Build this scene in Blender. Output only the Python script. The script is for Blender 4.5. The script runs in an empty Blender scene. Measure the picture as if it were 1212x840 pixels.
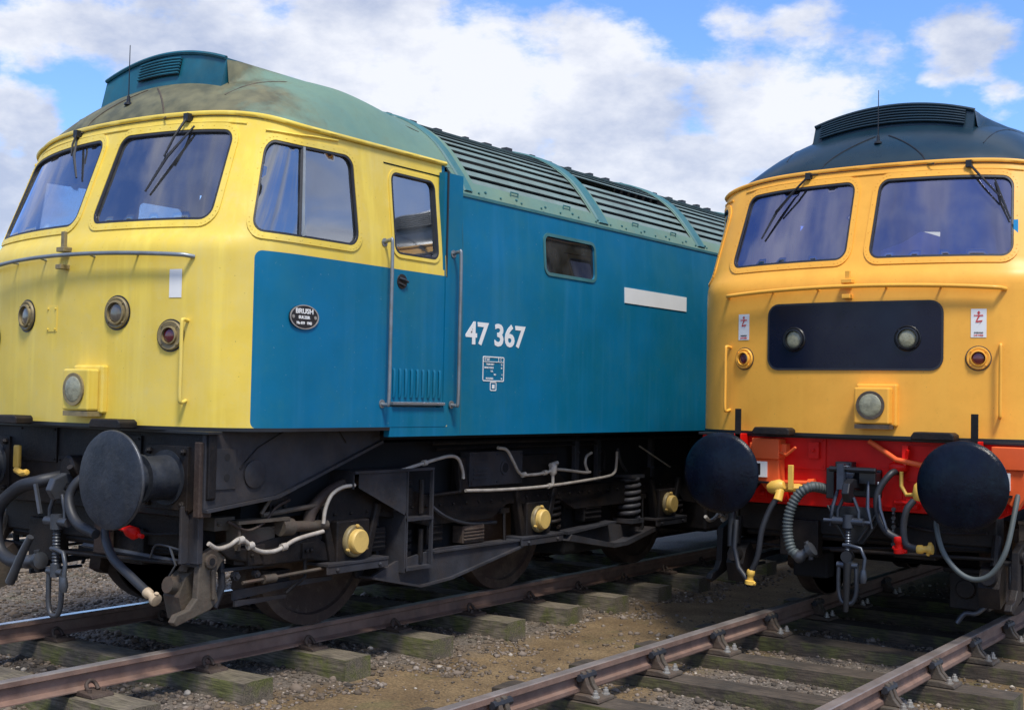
import bpy, bmesh, math, random
import numpy as np
from mathutils import Vector, Matrix, noise
from mathutils.geometry import delaunay_2d_cdt
R = math.radians
random.seed(7)
sc = bpy.context.scene
C = sc.collection

# ------------------------------------------------------------------ camera
F_PX = 1495.0
YAW, PITCH, ROLL, CH = R(35.25), R(1.95), R(1.16), 1.575
X1, Y1 = -6.91, 4.575          # buffer-face centre of the blue locomotive
X2, Y2 = -3.22, 8.422          # buffer-face centre of the orange-fronted locomotive
fw = Vector((-math.sin(YAW)*math.cos(PITCH), math.cos(YAW)*math.cos(PITCH), math.sin(PITCH)))
rt = Vector((math.cos(YAW), math.sin(YAW), 0)); up = rt.cross(fw)
rt2 = rt*math.cos(ROLL)+up*math.sin(ROLL); up2 = -rt*math.sin(ROLL)+up*math.cos(ROLL)
cd = bpy.data.cameras.new('camera'); cam = bpy.data.objects.new('camera', cd); C.objects.link(cam)
m = Matrix((rt2, up2, -fw)).transposed().to_4x4(); m.translation = (0, 0, CH); cam.matrix_world = m
cd.sensor_width = 36; cd.sensor_fit = 'HORIZONTAL'; cd.lens = F_PX/1212*36; cd.clip_end = 6000; cd.clip_start = .05
sc.camera = cam
def view_dir(u, v): return (fw + rt2*(u-606)/F_PX + up2*(420-v)/F_PX).normalized()

# ------------------------------------------------------------------ light, sky, exposure
sc.view_settings.view_transform = 'Standard'; sc.view_settings.look = 'None'
sc.view_settings.exposure = 0.38; sc.view_settings.gamma = 1
SUN_EL, SUN_AZ = 61, 128       # azimuth clockwise from +y
w = bpy.data.worlds.new('World'); sc.world = w; w.use_nodes = True
nt = w.node_tree; nt.nodes.clear(); N = nt.nodes.new; L = nt.links.new
out = N('ShaderNodeOutputWorld')
sky = N('ShaderNodeTexSky'); sky.sky_type = 'NISHITA'; sky.sun_disc = False
sky.sun_elevation = R(SUN_EL); sky.sun_rotation = R(SUN_AZ); sky.air_density = 1.0; sky.dust_density = .3; sky.ozone_density = 2.0
def VM(op, a, b=None):
    n = N('ShaderNodeVectorMath'); n.operation = op
    for i, x in enumerate((a, b)):
        if x is None: continue
        if hasattr(x, 'is_linked') or hasattr(x, 'links'): L(x, n.inputs[i])
        else: n.inputs[i].default_value = x
    return n
def MT(op, a, b=None, c=None, clamp=False):
    n = N('ShaderNodeMath'); n.operation = op; n.use_clamp = clamp
    for i, x in enumerate((a, b, c)):
        if x is None: continue
        if isinstance(x, (int, float)): n.inputs[i].default_value = x
        else: L(x, n.inputs[i])
    return n.outputs[0]
tc = N('ShaderNodeTexCoord'); dirv = tc.outputs['Generated']
def wnoise(scale, detail, rough, off=0, stretch=(1, 1, 1.9)):
    mp = N('ShaderNodeMapping'); mp.inputs['Location'].default_value = (off, off*.7, off*.3); mp.inputs['Scale'].default_value = stretch; L(dirv, mp.inputs[0])
    n = N('ShaderNodeTexNoise'); n.inputs['Scale'].default_value = scale; n.inputs['Detail'].default_value = detail; n.inputs['Roughness'].default_value = rough
    L(mp.outputs[0], n.inputs['Vector']); return n
warp = wnoise(7, 6, .6, 3)
wv = VM('SUBTRACT', warp.outputs['Color'], (.5, .5, .5)); wv2 = VM('MULTIPLY', wv.outputs[0], (.11, .11, .09))
dw = VM('ADD', dirv, wv2.outputs[0]).outputs[0]
# (u, v, radius px, weight) : cumulus masses where the photograph has them
BL = [(30, 40, 60, .95), (100, 45, 55, .9), (170, 55, 80, 1), (260, 60, 120, 1), (380, 60, 120, 1), (480, 70, 110, 1), (590, 80, 90, 1.05), (670, 100, 95, 1.1),
      (640, 60, 60, .9), (740, 140, 85, 1.1), (790, 185, 80, 1), (10, 155, 45, 1.0), (50, 175, 50, 1), (0, 210, 70, 1), (560, 150, 120, .9), (860, 120, 60, .75),
      (900, 130, 70, .75), (875, 42, 55, .62), (945, 40, 58, .68), (1010, 55, 50, .66), (1125, 55, 54, 1.0), (1155, 62, 40, .85), (1190, 108, 34, .62), (1000, 120, 70, .85), (900, 150, 90, .95), (930, 90, 60, .6),
      (960, 150, 80, .85), (830, 230, 110, 1), (700, 220, 140, 1), (400, 150, 140, 1), (960, 78, 26, .5)]
cov = None
for (u, v, r, k) in BL:
    d = view_dir(u, v); ds = VM('DISTANCE', dw, (d.x, d.y, d.z)).outputs['Value']
    rr = r/F_PX*1.25
    g = MT('MULTIPLY', MT('SUBTRACT', 1.0, MT('DIVIDE', ds, rr, clamp=True)), k)
    g = MT('POWER', g, .7)
    cov = g if cov is None else MT('SMOOTH_MAX', cov, g, .12)
# elsewhere in the sky: broken cumulus of the same kind
gen = wnoise(2.2, 9, .58, 11)
inpic = VM('DISTANCE', dirv, tuple(view_dir(600, 130))).outputs['Value']
elsew = MT('MULTIPLY', MT('SUBTRACT', inpic, .46, clamp=True), 8, clamp=True)
genc = MT('MULTIPLY', MT('MULTIPLY', MT('SUBTRACT', gen.outputs['Fac'], .44), 7, clamp=True), elsew)
det = wnoise(16, 10, .62, 5)
covn = MT('ADD', cov, MT('MULTIPLY', MT('SUBTRACT', det.outputs['Fac'], .5), 1.25))
mr = N('ShaderNodeMapRange'); mr.interpolation_type = 'SMOOTHSTEP'; mr.inputs['From Min'].default_value = .25; mr.inputs['From Max'].default_value = .68; L(covn, mr.inputs['Value'])
cloud = MT('MAXIMUM', mr.outputs[0], genc)
shade = wnoise(6, 8, .6, 21)
cr = N('ShaderNodeValToRGB'); L(shade.outputs['Fac'], cr.inputs[0])
cr.color_ramp.elements[0].position = .38; cr.color_ramp.elements[0].color = (.50, .56, .72, 1)
cr.color_ramp.elements[1].position = .58; cr.color_ramp.elements[1].color = (.93, .94, .98, 1)
bsky = N('ShaderNodeBackground'); bsky.inputs['Strength'].default_value = .15
tint = N('ShaderNodeMixRGB'); tint.blend_type = 'MULTIPLY'; tint.inputs['Fac'].default_value = 1; tint.inputs['Color2'].default_value = (.66, .86, 1.18, 1)
L(sky.outputs[0], tint.inputs['Color1']); L(tint.outputs[0], bsky.inputs['Color'])
bcl = N('ShaderNodeBackground'); bcl.inputs['Strength'].default_value = .80; L(cr.outputs[0], bcl.inputs['Color'])
mx = N('ShaderNodeMixShader'); L(MT('MULTIPLY', cloud, .93), mx.inputs[0]); L(bsky.outputs[0], mx.inputs[1]); L(bcl.outputs[0], mx.inputs[2]); L(mx.outputs[0], out.inputs[0])
sd = bpy.data.lights.new('sun', 'SUN'); sd.energy = 3.0; sd.angle = R(12); sd.color = (1, .95, .86)
so = bpy.data.objects.new('sun', sd); C.objects.link(so)
sv = Vector((math.sin(R(SUN_AZ))*math.cos(R(SUN_EL)), math.cos(R(SUN_AZ))*math.cos(R(SUN_EL)), math.sin(R(SUN_EL))))
so.rotation_euler = sv.to_track_quat('Z', 'Y').to_euler(); so.location = (0, 0, 30)

# ------------------------------------------------------------------ materials
def mat(name, col, rough=.5, metal=0., var=.0, vscale=3., dirt=None, dirt_amt=0., dscale=2.5, streak=0., bump=0., bscale=40., wave=0., chips=None, coat=0., col2=None, spec=.5, up_dirt=0.):
    """procedural paint / metal: base colour broken by soft variation, dirt patches and vertical streaks"""
    mt = bpy.data.materials.new(name); mt.use_nodes = True; t = mt.node_tree; b = t.nodes['Principled BSDF']
    n = t.nodes.new; l = t.links.new
    b.inputs['Roughness'].default_value = rough; b.inputs['Metallic'].default_value = metal; b.inputs['Specular IOR Level'].default_value = spec
    if coat: b.inputs['Coat Weight'].default_value = coat; b.inputs['Coat Roughness'].default_value = .12
    co = n('ShaderNodeTexCoord').outputs['Object']
    def nz(sc_, det=6, ro=.6, st=(1, 1, 1), off=0):
        mp = n('ShaderNodeMapping'); mp.inputs['Scale'].default_value = st; mp.inputs['Location'].default_value = (off, off, off); l(co, mp.inputs[0])
        x = n('ShaderNodeTexNoise'); x.inputs['Scale'].default_value = sc_; x.inputs['Detail'].default_value = det; x.inputs['Roughness'].default_value = ro; l(mp.outputs[0], x.inputs['Vector']); return x.outputs['Fac']
    def ramp(f, a, c, ca=(0, 0, 0, 1), cb=(1, 1, 1, 1)):
        r = n('ShaderNodeValToRGB'); r.color_ramp.elements[0].position = a; r.color_ramp.elements[1].position = c; r.color_ramp.elements[0].color = ca; r.color_ramp.elements[1].color = cb; l(f, r.inputs[0]); return r.outputs[0]
    def mix(f, a, c):
        x = n('ShaderNodeMixRGB'); 
        for i, s in ((0, f), (1, a), (2, c)):
            if isinstance(s, (float, int)): x.inputs[i].default_value = s
            elif isinstance(s, tuple): x.inputs[i].default_value = (*s, 1)[:4]
            else: l(s, x.inputs[i])
        return x.outputs[0]
    def mul(f, k):
        x = n('ShaderNodeMath'); x.operation = 'MULTIPLY'; l(f, x.inputs[0]); x.inputs[1].default_value = k; return x.outputs[0]
    c2 = col2 or tuple(min(1, c*(1-var)) for c in col); c1 = tuple(min(1, c*(1+var*.6)) for c in col)
    cur = mix(ramp(nz(vscale), .35, .65), c1, c2)
    if streak:
        s = ramp(nz(9, 4, .6, (1, 1, .06), 4), .52, .75); cur = mix(mul(s, streak), cur, tuple(min(1, c*1.35+.03) for c in col))
        s = ramp(nz(14, 4, .6, (1, 1, .05), 9), .55, .8); cur = mix(mul(s, streak), cur, dirt or (.05, .045, .035))
    if dirt and dirt_amt:
        d = ramp(nz(dscale, 10, .68, off=2), .47, .72); cur = mix(mul(d, dirt_amt), cur, dirt)
        d2 = ramp(nz(dscale*9, 8, .7, off=6), .55, .7); cur = mix(mul(d2, dirt_amt*.6), cur, dirt)
    if chips:
        c_ = ramp(nz(70, 3, .5, off=17), .73, .76); cur = mix(mul(c_, .75), cur, chips)
        c_ = ramp(nz(26, 6, .7, (1, 1, .5), off=31), .70, .74); cur = mix(mul(c_, .5), cur, chips)
    l(cur, b.inputs['Base Color'])
    rr = n('ShaderNodeMapRange'); rr.inputs['To Min'].default_value = max(.03, rough-.1); rr.inputs['To Max'].default_value = min(1, rough+.16); l(nz(5, 6, .6, off=12), rr.inputs['Value']); l(rr.outputs[0], b.inputs['Roughness'])
    last = None
    if bump:
        bp = n('ShaderNodeBump'); bp.inputs['Strength'].default_value = bump; bp.inputs['Distance'].default_value = .01; l(nz(bscale, 8, .65), bp.inputs['Height']); last = bp
    if wave:
        bp = n('ShaderNodeBump'); bp.inputs['Strength'].default_value = wave; bp.inputs['Distance'].default_value = .03; l(nz(2.2, 2, .4, off=8), bp.inputs['Height'])
        if last: l(last.outputs[0], bp.inputs['Normal'])
        last = bp
    if last: l(last.outputs[0], b.inputs['Normal'])
    return mt
M = {}
M['blue'] = mat('rail_blue_paint', (.001, .125, .255), .46, chips=(.25, .38, .42), spec=.22, var=.25, vscale=1.2, col2=(.001, .125, .215), dirt=(.025, .16, .20), dirt_amt=.45, dscale=1.7, streak=.28, wave=.35)
M['bluedark'] = mat('dark_teal_paint', (.004, .10, .15), .45, var=.3, dirt=(.05, .12, .12), dirt_amt=.5, streak=.2)
M['yellow'] = mat('warning_yellow_paint', (.78, .57, .085), .42, spec=.3, chips=(.16, .12, .05), var=.1, vscale=1.5, dirt=(.70, .58, .22), dirt_amt=.55, dscale=1.5, streak=.4, wave=.4)
M['orange'] = mat('golden_yellow_paint', (.90, .44, .060), .36, spec=.32, chips=(.22, .11, .03), var=.08, vscale=1., dirt=(.62, .27, .03), dirt_amt=.3, streak=.12, wave=.25)
M['roofgreen'] = mat('faded_green_roof_paint', (.13, .21, .15), .6, var=.25, vscale=1.4, col2=(.105, .20, .165), dirt=(.14, .15, .08), dirt_amt=.5, dscale=1.8, streak=.1, bump=.1)
M['roofgrey'] = mat('dark_slate_roof_paint', (.008, .028, .045), .28, var=.2, dirt=(.025, .045, .06), dirt_amt=.25, wave=.1)
M['slat'] = mat('grey_green_louvre_paint', (.17, .235, .215), .6, var=.2, dirt=(.09, .10, .08), dirt_amt=.5)
M['rib'] = mat('teal_rib_paint', (.04, .155, .165), .5, var=.2, dirt=(.12, .18, .17), dirt_amt=.4)
M['black'] = mat('black_paint', (.012, .013, .016), .35, var=.3)
M['void'] = mat('painted_deep_shade', (.006, .006, .008), .9)  # near-black colour painting the shade inside openings and under the frames
M['navy'] = mat('gloss_dark_blue_panel', (.004, .004, .016), .22, wave=.2, spec=.35)
M['frame'] = mat('grimy_black_underframe', (.010, .009, .010), .5, spec=.28, var=.4, vscale=4, dirt=(.05, .032, .02), dirt_amt=.45, dscale=3, bump=.35, bscale=60)
M['plate'] = mat('dusty_grey_frame_plate', (.036, .037, .044), .5, spec=.3, var=.4, vscale=3, dirt=(.085, .058, .038), dirt_amt=.4, bump=.25)
M['steel'] = mat('worn_grey_steel', (.075, .082, .095), .38, metal=.5, var=.3, dirt=(.12, .09, .06), dirt_amt=.4, bump=.2)
M['greasy'] = mat('greasy_buffer_steel', (.022, .027, .038), .42, spec=.3, metal=.1, var=.35, vscale=7, dirt=(.085, .085, .085), dirt_amt=.45, dscale=5, bump=.35)
M['bufblack'] = mat('oily_black_buffer', (.003, .005, .013), .24, spec=.22, var=.4, vscale=5, dirt=(.008, .02, .03), dirt_amt=.5, dscale=6, bump=.3, bscale=30)
M['rubber'] = mat('black_rubber', (.022, .024, .03), .5, var=.3, bump=.1)
M['hose'] = mat('grey_ribbed_hose', (.07, .085, .085), .55, var=.2)
M['pipe'] = mat('pale_air_pipe', (.42, .38, .33), .5, var=.25, vscale=9, dirt=(.2, .14, .09), dirt_amt=.5, dscale=8)
M['brass'] = mat('cream_yellow_cap_paint', (.66, .45, .13), .5, var=.15, dirt=(.3, .2, .08), dirt_amt=.4, dscale=9)
M['tap'] = mat('bright_yellow_tap_paint', (.80, .48, .08), .45, var=.15, dirt=(.3, .2, .08), dirt_amt=.3, dscale=12)
M['tapend'] = mat('pale_hose_end', (.55, .42, .27), .5, var=.2, dirt=(.2, .12, .08), dirt_amt=.5, dscale=12)
M['red'] = mat('bright_red_beam_paint', (.75, .010, .006), .4, spec=.22, var=.15, dirt=(.35, .02, .015), dirt_amt=.25, bump=.1, bscale=15)
M['redor'] = mat('orange_red_paint', (.85, .13, .035), .42, spec=.25, var=.12)
M['green'] = mat('dark_green_paint', (.008, .04, .02), .4)
M['white'] = mat('white_paint', (.78, .78, .76), .5, var=.04)
M['rail'] = mat('rusty_rail_steel', (.20, .12, .09), .65, var=.3, vscale=6, dirt=(.20, .15, .12), dirt_amt=.5, dscale=5, bump=.25, bscale=50)
M['railtop'] = mat('rolled_rail_top', (.36, .31, .28), .35, metal=.5, var=.25, vscale=3, dirt=(.22, .14, .10), dirt_amt=.6, dscale=4)
M['shiny'] = mat('polished_rail_top', (.62, .60, .58), .25, metal=.8, var=.15, vscale=3)
M['rust'] = mat('rusty_brown_iron', (.042, .024, .018), .7, var=.35, dirt=(.18, .14, .10), dirt_amt=.5, bump=.4)
M['guard'] = mat('mud_brown_cast_iron', (.085, .068, .05), .7, var=.35, vscale=6, dirt=(.11, .05, .03), dirt_amt=.5, dscale=5, bump=.5)
M['bolt'] = mat('galvanised_bolt', (.42, .40, .36), .4, metal=.5, var=.2, dirt=(.2, .13, .08), dirt_amt=.4, dscale=20)
M['chrome'] = mat('dull_metal_handrail', (.26, .29, .31), .38, metal=.55, var=.25, dirt=(.16, .13, .09), dirt_amt=.5, dscale=8)
M['lens'] = mat('pale_lamp_lens', (.30, .29, .19), .22, coat=.4, var=.3, vscale=22, bump=.4, bscale=60)
M['lensdark'] = mat('smoky_lamp_lens', (.13, .11, .085), .12, coat=1, var=.3, vscale=12)
M['lensred'] = mat('dark_red_lamp_lens', (.09, .006, .012), .1, coat=1)
M['bezel'] = mat('worn_lamp_bezel', (.26, .20, .09), .45, var=.2, dirt=(.06, .05, .04), dirt_amt=.7, dscale=14)
M['cabin'] = mat('cab_interior_paint', (.24, .25, .25), .6, var=.1)
M['cream'] = mat('pale_cab_lining', (.22, .24, .25), .6, var=.1)
M['paper'] = mat('white_paper', (.75, .75, .72), .7)
def glass(name, tintc=(.55, .62, .72), refl=.22, gcol=(.85, .9, 1)):
    mt = bpy.data.materials.new(name); mt.use_nodes = True; t = mt.node_tree; t.nodes.clear(); n = t.nodes.new; l = t.links.new
    o = n('ShaderNodeOutputMaterial'); tr = n('ShaderNodeBsdfTransparent'); tr.inputs[0].default_value = (*tintc, 1)
    gl = n('ShaderNodeBsdfGlossy'); gl.inputs['Roughness'].default_value = .03; gl.inputs[0].default_value = (*gcol, 1)
    fr = n('ShaderNodeFresnel'); fr.inputs[0].default_value = 1.5
    ad = n('ShaderNodeMath'); ad.operation = 'MULTIPLY_ADD'; ad.inputs[1].default_value = 1.6; ad.inputs[2].default_value = refl; ad.use_clamp = True; l(fr.outputs[0], ad.inputs[0])
    nz = n('ShaderNodeTexNoise'); nz.inputs['Scale'].default_value = 1.6; nz.inputs['Detail'].default_value = 1; tcn = n('ShaderNodeTexCoord'); l(tcn.outputs['Object'], nz.inputs['Vector'])
    bp = n('ShaderNodeBump'); bp.inputs['Strength'].default_value = .12; bp.inputs['Distance'].default_value = .03; l(nz.outputs['Fac'], bp.inputs['Height']); l(bp.outputs[0], gl.inputs['Normal'])
    mxx = n('ShaderNodeMixShader'); l(ad.outputs[0], mxx.inputs[0]); l(tr.outputs[0], mxx.inputs[1]); l(gl.outputs[0], mxx.inputs[2]); 
    # thin film of dust on the pane
    df = n('ShaderNodeBsdfDiffuse'); df.inputs[0].default_value = (.35, .36, .36, 1); dn = n('ShaderNodeTexNoise'); dn.inputs['Scale'].default_value = 5; dn.inputs['Detail'].default_value = 8; l(tcn.outputs['Object'], dn.inputs['Vector'])
    mm = n('ShaderNodeMapRange'); mm.inputs['From Min'].default_value = .4; mm.inputs['From Max'].default_value = .8; mm.inputs['To Max'].default_value = .16; mm.inputs['To Min'].default_value = .02; l(dn.outputs['Fac'], mm.inputs['Value'])
    m2 = n('ShaderNodeMixShader'); l(mm.outputs[0], m2.inputs[0]); l(mxx.outputs[0], m2.inputs[1]); l(df.outputs[0], m2.inputs[2]); l(m2.outputs[0], o.inputs[0]); return mt
M['glass'] = glass('windscreen_glass', (.86, .88, .95), .20, (.80, .83, 1))
M['glass2'] = glass('blue_reflection_windscreen_glass', (.25, .28, .62), .24, (.62, .64, 1.0))  # blue-violet of the reflections is put into the pane colour
M['sideglass'] = glass('cab_side_glass', (.80, .83, .87), .28)
M['darkglass'] = glass('dark_window_glass', (.02, .02, .04), .0, (.5, .55, .8))
def stained_roof():
    """green roof paint with the brown rust bloom the dome's nose has"""
    mt = mat('rust_stained_green_roof', (.13, .21, .15), .6, var=.25, vscale=1.4, col2=(.105, .20, .165), dirt=(.14, .15, .08), dirt_amt=.45, dscale=1.8, streak=.1, bump=.1)
    t = mt.node_tree; n = t.nodes.new; l = t.links.new; b = t.nodes['Principled BSDF']; src = b.inputs['Base Color'].links[0].from_socket
    co = n('ShaderNodeTexCoord').outputs['Object']; sp = n('ShaderNodeSeparateXYZ'); l(co, sp.inputs[0])
    nz = n('ShaderNodeTexNoise'); nz.inputs['Scale'].default_value = 3.2; nz.inputs['Detail'].default_value = 8; nz.inputs['Roughness'].default_value = .65; l(co, nz.inputs['Vector'])
    def m_(op, a, b_, c_=None, cl=False):
        x = n('ShaderNodeMath'); x.operation = op; x.use_clamp = cl
        for i, s in enumerate((a, b_, c_)):
            if s is None: continue
            if isinstance(s, (int, float)): x.inputs[i].default_value = s
            else: l(s, x.inputs[i])
        return x.outputs[0]
    # fades out past y = 1.5 and towards the right shoulder
    f = m_('ADD', m_('MULTIPLY', sp.outputs[1], -1.5), m_('MULTIPLY', sp.outputs[0], -.75)); f = m_('ADD', f, 2.75); f = m_('ADD', f, m_('MULTIPLY', m_('SUBTRACT', nz.outputs['Fac'], .5), 2.6)); f = m_('MULTIPLY', f, 1.6, cl=True)
    nz2 = n('ShaderNodeTexNoise'); nz2.inputs['Scale'].default_value = 9; nz2.inputs['Detail'].default_value = 8; l(co, nz2.inputs['Vector'])
    r = n('ShaderNodeValToRGB'); r.color_ramp.elements[0].color = (.075, .062, .03, 1); r.color_ramp.elements[1].color = (.17, .145, .07, 1); r.color_ramp.elements[0].position = .35; r.color_ramp.elements[1].position = .65; l(nz2.outputs['Fac'], r.inputs[0])
    x = n('ShaderNodeMixRGB'); l(m_('MULTIPLY', f, .85), x.inputs[0]); l(src, x.inputs[1]); l(r.outputs[0], x.inputs[2]); l(x.outputs[0], b.inputs['Base Color']); return mt
M['roofstain'] = stained_roof()
def sleeper_mat(nm='weathered_timber', base=(.17, .14, .10), moss=.85, dt=.6):
    mt = mat(nm, base, .8, var=.35, vscale=3, dirt=(.05, .045, .035), dirt_amt=dt, dscale=4, bump=.7, bscale=18)
    t = mt.node_tree; n = t.nodes.new; l = t.links.new; b = t.nodes['Principled BSDF']; src = b.inputs['Base Color'].links[0].from_socket
    tcn = n('ShaderNodeTexCoord'); geo = n('ShaderNodeNewGeometry')
    nz = n('ShaderNodeTexNoise'); nz.inputs['Scale'].default_value = 4.5; nz.inputs['Detail'].default_value = 9; nz.inputs['Roughness'].default_value = .7; l(geo.outputs['Position'], nz.inputs['Vector'])
    r = n('ShaderNodeValToRGB'); r.color_ramp.elements[0].position = .45; r.color_ramp.elements[1].position = .60; l(nz.outputs['Fac'], r.inputs[0])
    sp = n('ShaderNodeSeparateXYZ'); l(geo.outputs['Normal'], sp.inputs[0])
    k = n('ShaderNodeMath'); k.operation = 'MULTIPLY_ADD'; l(sp.outputs[2], k.inputs[0]); k.inputs[1].default_value = -.72; k.inputs[2].default_value = moss
    k2 = n('ShaderNodeMath'); k2.operation = 'MULTIPLY'; l(k.outputs[0], k2.inputs[0]); l(r.outputs[0], k2.inputs[1])
    x = n('ShaderNodeMixRGB'); l(k2.outputs[0], x.inputs[0]); l(src, x.inputs[1]); x.inputs[2].default_value = (.12, .13, .03, 1)
    # long grain
    mp = n('ShaderNodeMapping'); mp.inputs['Scale'].default_value = (4, 55, 55); l(geo.outputs['Position'], mp.inputs[0])
    g = n('ShaderNodeTexNoise'); g.inputs['Scale'].default_value = 2; g.inputs['Detail'].default_value = 6; l(mp.outputs[0], g.inputs['Vector'])
    gr = n('ShaderNodeValToRGB'); gr.color_ramp.elements[0].position = .38; gr.color_ramp.elements[0].color = (.5, .5, .5, 1); gr.color_ramp.elements[1].position = .62; gr.color_ramp.elements[1].color = (1.2, 1.2, 1.2, 1); l(g.outputs['Fac'], gr.inputs[0])
    y = n('ShaderNodeMixRGB'); y.blend_type = 'MULTIPLY'; y.inputs[0].default_value = 1; l(x.outputs[0], y.inputs[1]); l(gr.outputs[0], y.inputs[2])
    l(y.outputs[0], b.inputs['Base Color']); return mt
M['timber'] = sleeper_mat(); M['timber2'] = sleeper_mat('oil_darkened_timber', (.085, .064, .045), .62, .7)

# ------------------------------------------------------------------ mesh helpers
def tag(o, label=None, cat=None, group=None, kind=None):
    for k, v in (('label', label), ('category', cat), ('group', group), ('kind', kind)):
        if v: o[k] = v
    return o
class MB:
    def __init__(s): s.v = []; s.f = []; s.m = []; s.cur = 0
    def add(s, vs, fs):
        b = len(s.v); s.v += [tuple(v) for v in vs]; s.f += [tuple(b+i for i in f) for f in fs]; s.m += [s.cur]*len(fs); return s
    def box(s, x0, x1, y0, y1, z0, z1):
        vs = [(x, y, z) for x in (x0, x1) for y in (y0, y1) for z in (z0, z1)]
        return s.add(vs, [(0, 1, 3, 2), (4, 6, 7, 5), (0, 4, 5, 1), (2, 3, 7, 6), (0, 2, 6, 4), (1, 5, 7, 3)])
    def tube(s, pts, r, n=10, caps=True):
        P = [Vector(p) for p in pts]; rs = r if isinstance(r, (list, tuple)) else [r]*len(P)
        ref = None; vs = []; 
        for i, p in enumerate(P):
            t = (P[min(i+1, len(P)-1)]-P[max(i-1, 0)]).normalized()
            if ref is None:
                a = Vector((0, 0, 1)) if abs(t.z) < .9 else Vector((1, 0, 0)); ref = t.cross(a).normalized()
            ref = (ref - t*ref.dot(t)).normalized(); b = t.cross(ref)
            for k in range(n):
                an = 2*math.pi*k/n; vs.append(p+(ref*math.cos(an)+b*math.sin(an))*rs[i])
        fs = [(i*n+k, i*n+(k+1) % n, (i+1)*n+(k+1) % n, (i+1)*n+k) for i in range(len(P)-1) for k in range(n)]
        if caps: fs += [tuple(range(n))[::-1], tuple((len(P)-1)*n+k for k in range(n))]
        return s.add(vs, fs)
    def lathe(s, prof, o, ax, n=28):
        """prof: (along axis, radius)"""
        ax = Vector(ax).normalized(); a = Vector((0, 0, 1)) if abs(ax.z) < .9 else Vector((1, 0, 0)); e = ax.cross(a).normalized(); g = ax.cross(e); o = Vector(o); vs = []
        for (d, r) in prof:
            for k in range(n):
                an = 2*math.pi*k/n; vs.append(o+ax*d+(e*math.cos(an)+g*math.sin(an))*r)
        fs = [(i*n+k, i*n+(k+1) % n, (i+1)*n+(k+1) % n, (i+1)*n+k) for i in range(len(prof)-1) for k in range(n)]
        fs += [tuple(range(n))[::-1], tuple((len(prof)-1)*n+k for k in range(n))]
        return s.add(vs, fs)
    def prism(s, poly, axis, a, b):
        """poly in the two other axes (cyclic order kept simple): axis 'x' -> (y,z), 'y' -> (x,z), 'z' -> (x,y)"""
        def mk(p, t): return {'x': (t, p[0], p[1]), 'y': (p[0], t, p[1]), 'z': (p[0], p[1], t)}[axis]
        n = len(poly); vs = [mk(p, a) for p in poly]+[mk(p, b) for p in poly]
        return s.add(vs, [tuple(range(n)), tuple(range(n, 2*n))[::-1]]+[(i, i+n, (i+1) % n+n, (i+1) % n) for i in range(n)])
    def bolt(s, o, ax, r=.012, h=.012): return s.lathe([(0, r), (h, r), (h, r*.6), (h*1.5, r*.6)], o, ax, 6)
    def build(s, name, mats, parent=None, smooth=None, bevel=0, label=None, flip=False):
        me = bpy.data.meshes.new(name); me.from_pydata(s.v, [], s.f); mats = mats if isinstance(mats, (list, tuple)) else [mats]
        for m_ in mats: me.materials.append(m_)
        me.polygons.foreach_set('material_index', s.m)
        bm = bmesh.new(); bm.from_mesh(me)
        if flip != 'keep': bmesh.ops.recalc_face_normals(bm, faces=bm.faces)
        bm.to_mesh(me); bm.free()
        o = bpy.data.objects.new(name, me); C.objects.link(o)
        if parent: o.parent = parent
        if smooth is not None:
            me.polygons.foreach_set('use_smooth', [True]*len(me.polygons)); 
            if smooth < 180: me.set_sharp_from_angle(angle=R(smooth))
        if bevel:
            b = o.modifiers.new('bevel', 'BEVEL'); b.width = bevel; b.segments = 2; b.limit_method = 'ANGLE'; b.angle_limit = R(50)
        if label: o['label'] = label
        return o
def crom(pts, n=8):
    P = [Vector(p) for p in pts]; P = [P[0]*2-P[1]]+P+[P[-1]*2-P[-2]]; o = []
    for i in range(1, len(P)-2):
        for k in range(n):
            t = k/n; a, b, c, d = P[i-1:i+3]
            o.append(.5*((2*b)+(-a+c)*t+(2*a-5*b+4*c-d)*t*t+(-a+3*b-3*c+d)*t**3))
    return o+[P[-2]]
def rpoly(corners, r, n=6):
    out = []; N_ = len(corners)
    for i in range(N_):
        a, b, c = (Vector(corners[j % N_]) for j in (i-1, i, i+1)); u = (a-b).normalized(); v = (c-b).normalized()
        ang = math.acos(max(-1, min(1, u.dot(v)))); d = min(r/math.tan(ang/2), (a-b).length*.48, (c-b).length*.48); rr = d*math.tan(ang/2)
        p0 = b+u*d; p1 = b+v*d; cen = b+(u+v).normalized()*(rr/math.sin(ang/2))
        a0 = math.atan2(*(p0-cen).yx); a1 = math.atan2(*(p1-cen).yx); da = (a1-a0+math.pi) % (2*math.pi)-math.pi
        out += [tuple(cen+Vector((math.cos(a0+da*k/n), math.sin(a0+da*k/n)))*rr) for k in range(n+1)]
    return out
def dens(poly, d):
    out = []
    for i in range(len(poly)):
        a = Vector(poly[i]); b = Vector(poly[(i+1) % len(poly)]); n = max(1, int((b-a).length/d+.5))
        out += [tuple(a+(b-a)*k/n) for k in range(n)]
    return out
def inset(poly, d):
    A = sum(poly[i-1][0]*poly[i][1]-poly[i][0]*poly[i-1][1] for i in range(len(poly))); sg = 1 if A > 0 else -1; out = []
    for i in range(len(poly)):
        a, b, c = Vector(poly[i-1]), Vector(poly[i]), Vector(poly[(i+1) % len(poly)]); t = (c-a).normalized(); out.append(tuple(b+Vector((-t.y, t.x))*d*sg))
    return out
def inpoly(p, poly):
    x, y = p; c = False; j = len(poly)-1
    for i in range(len(poly)):
        xi, yi = poly[i]; xj, yj = poly[j]
        if (yi > y) != (yj > y) and x < (xj-xi)*(y-yi)/(yj-yi)+xi: c = not c
        j = i
    return c
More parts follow.
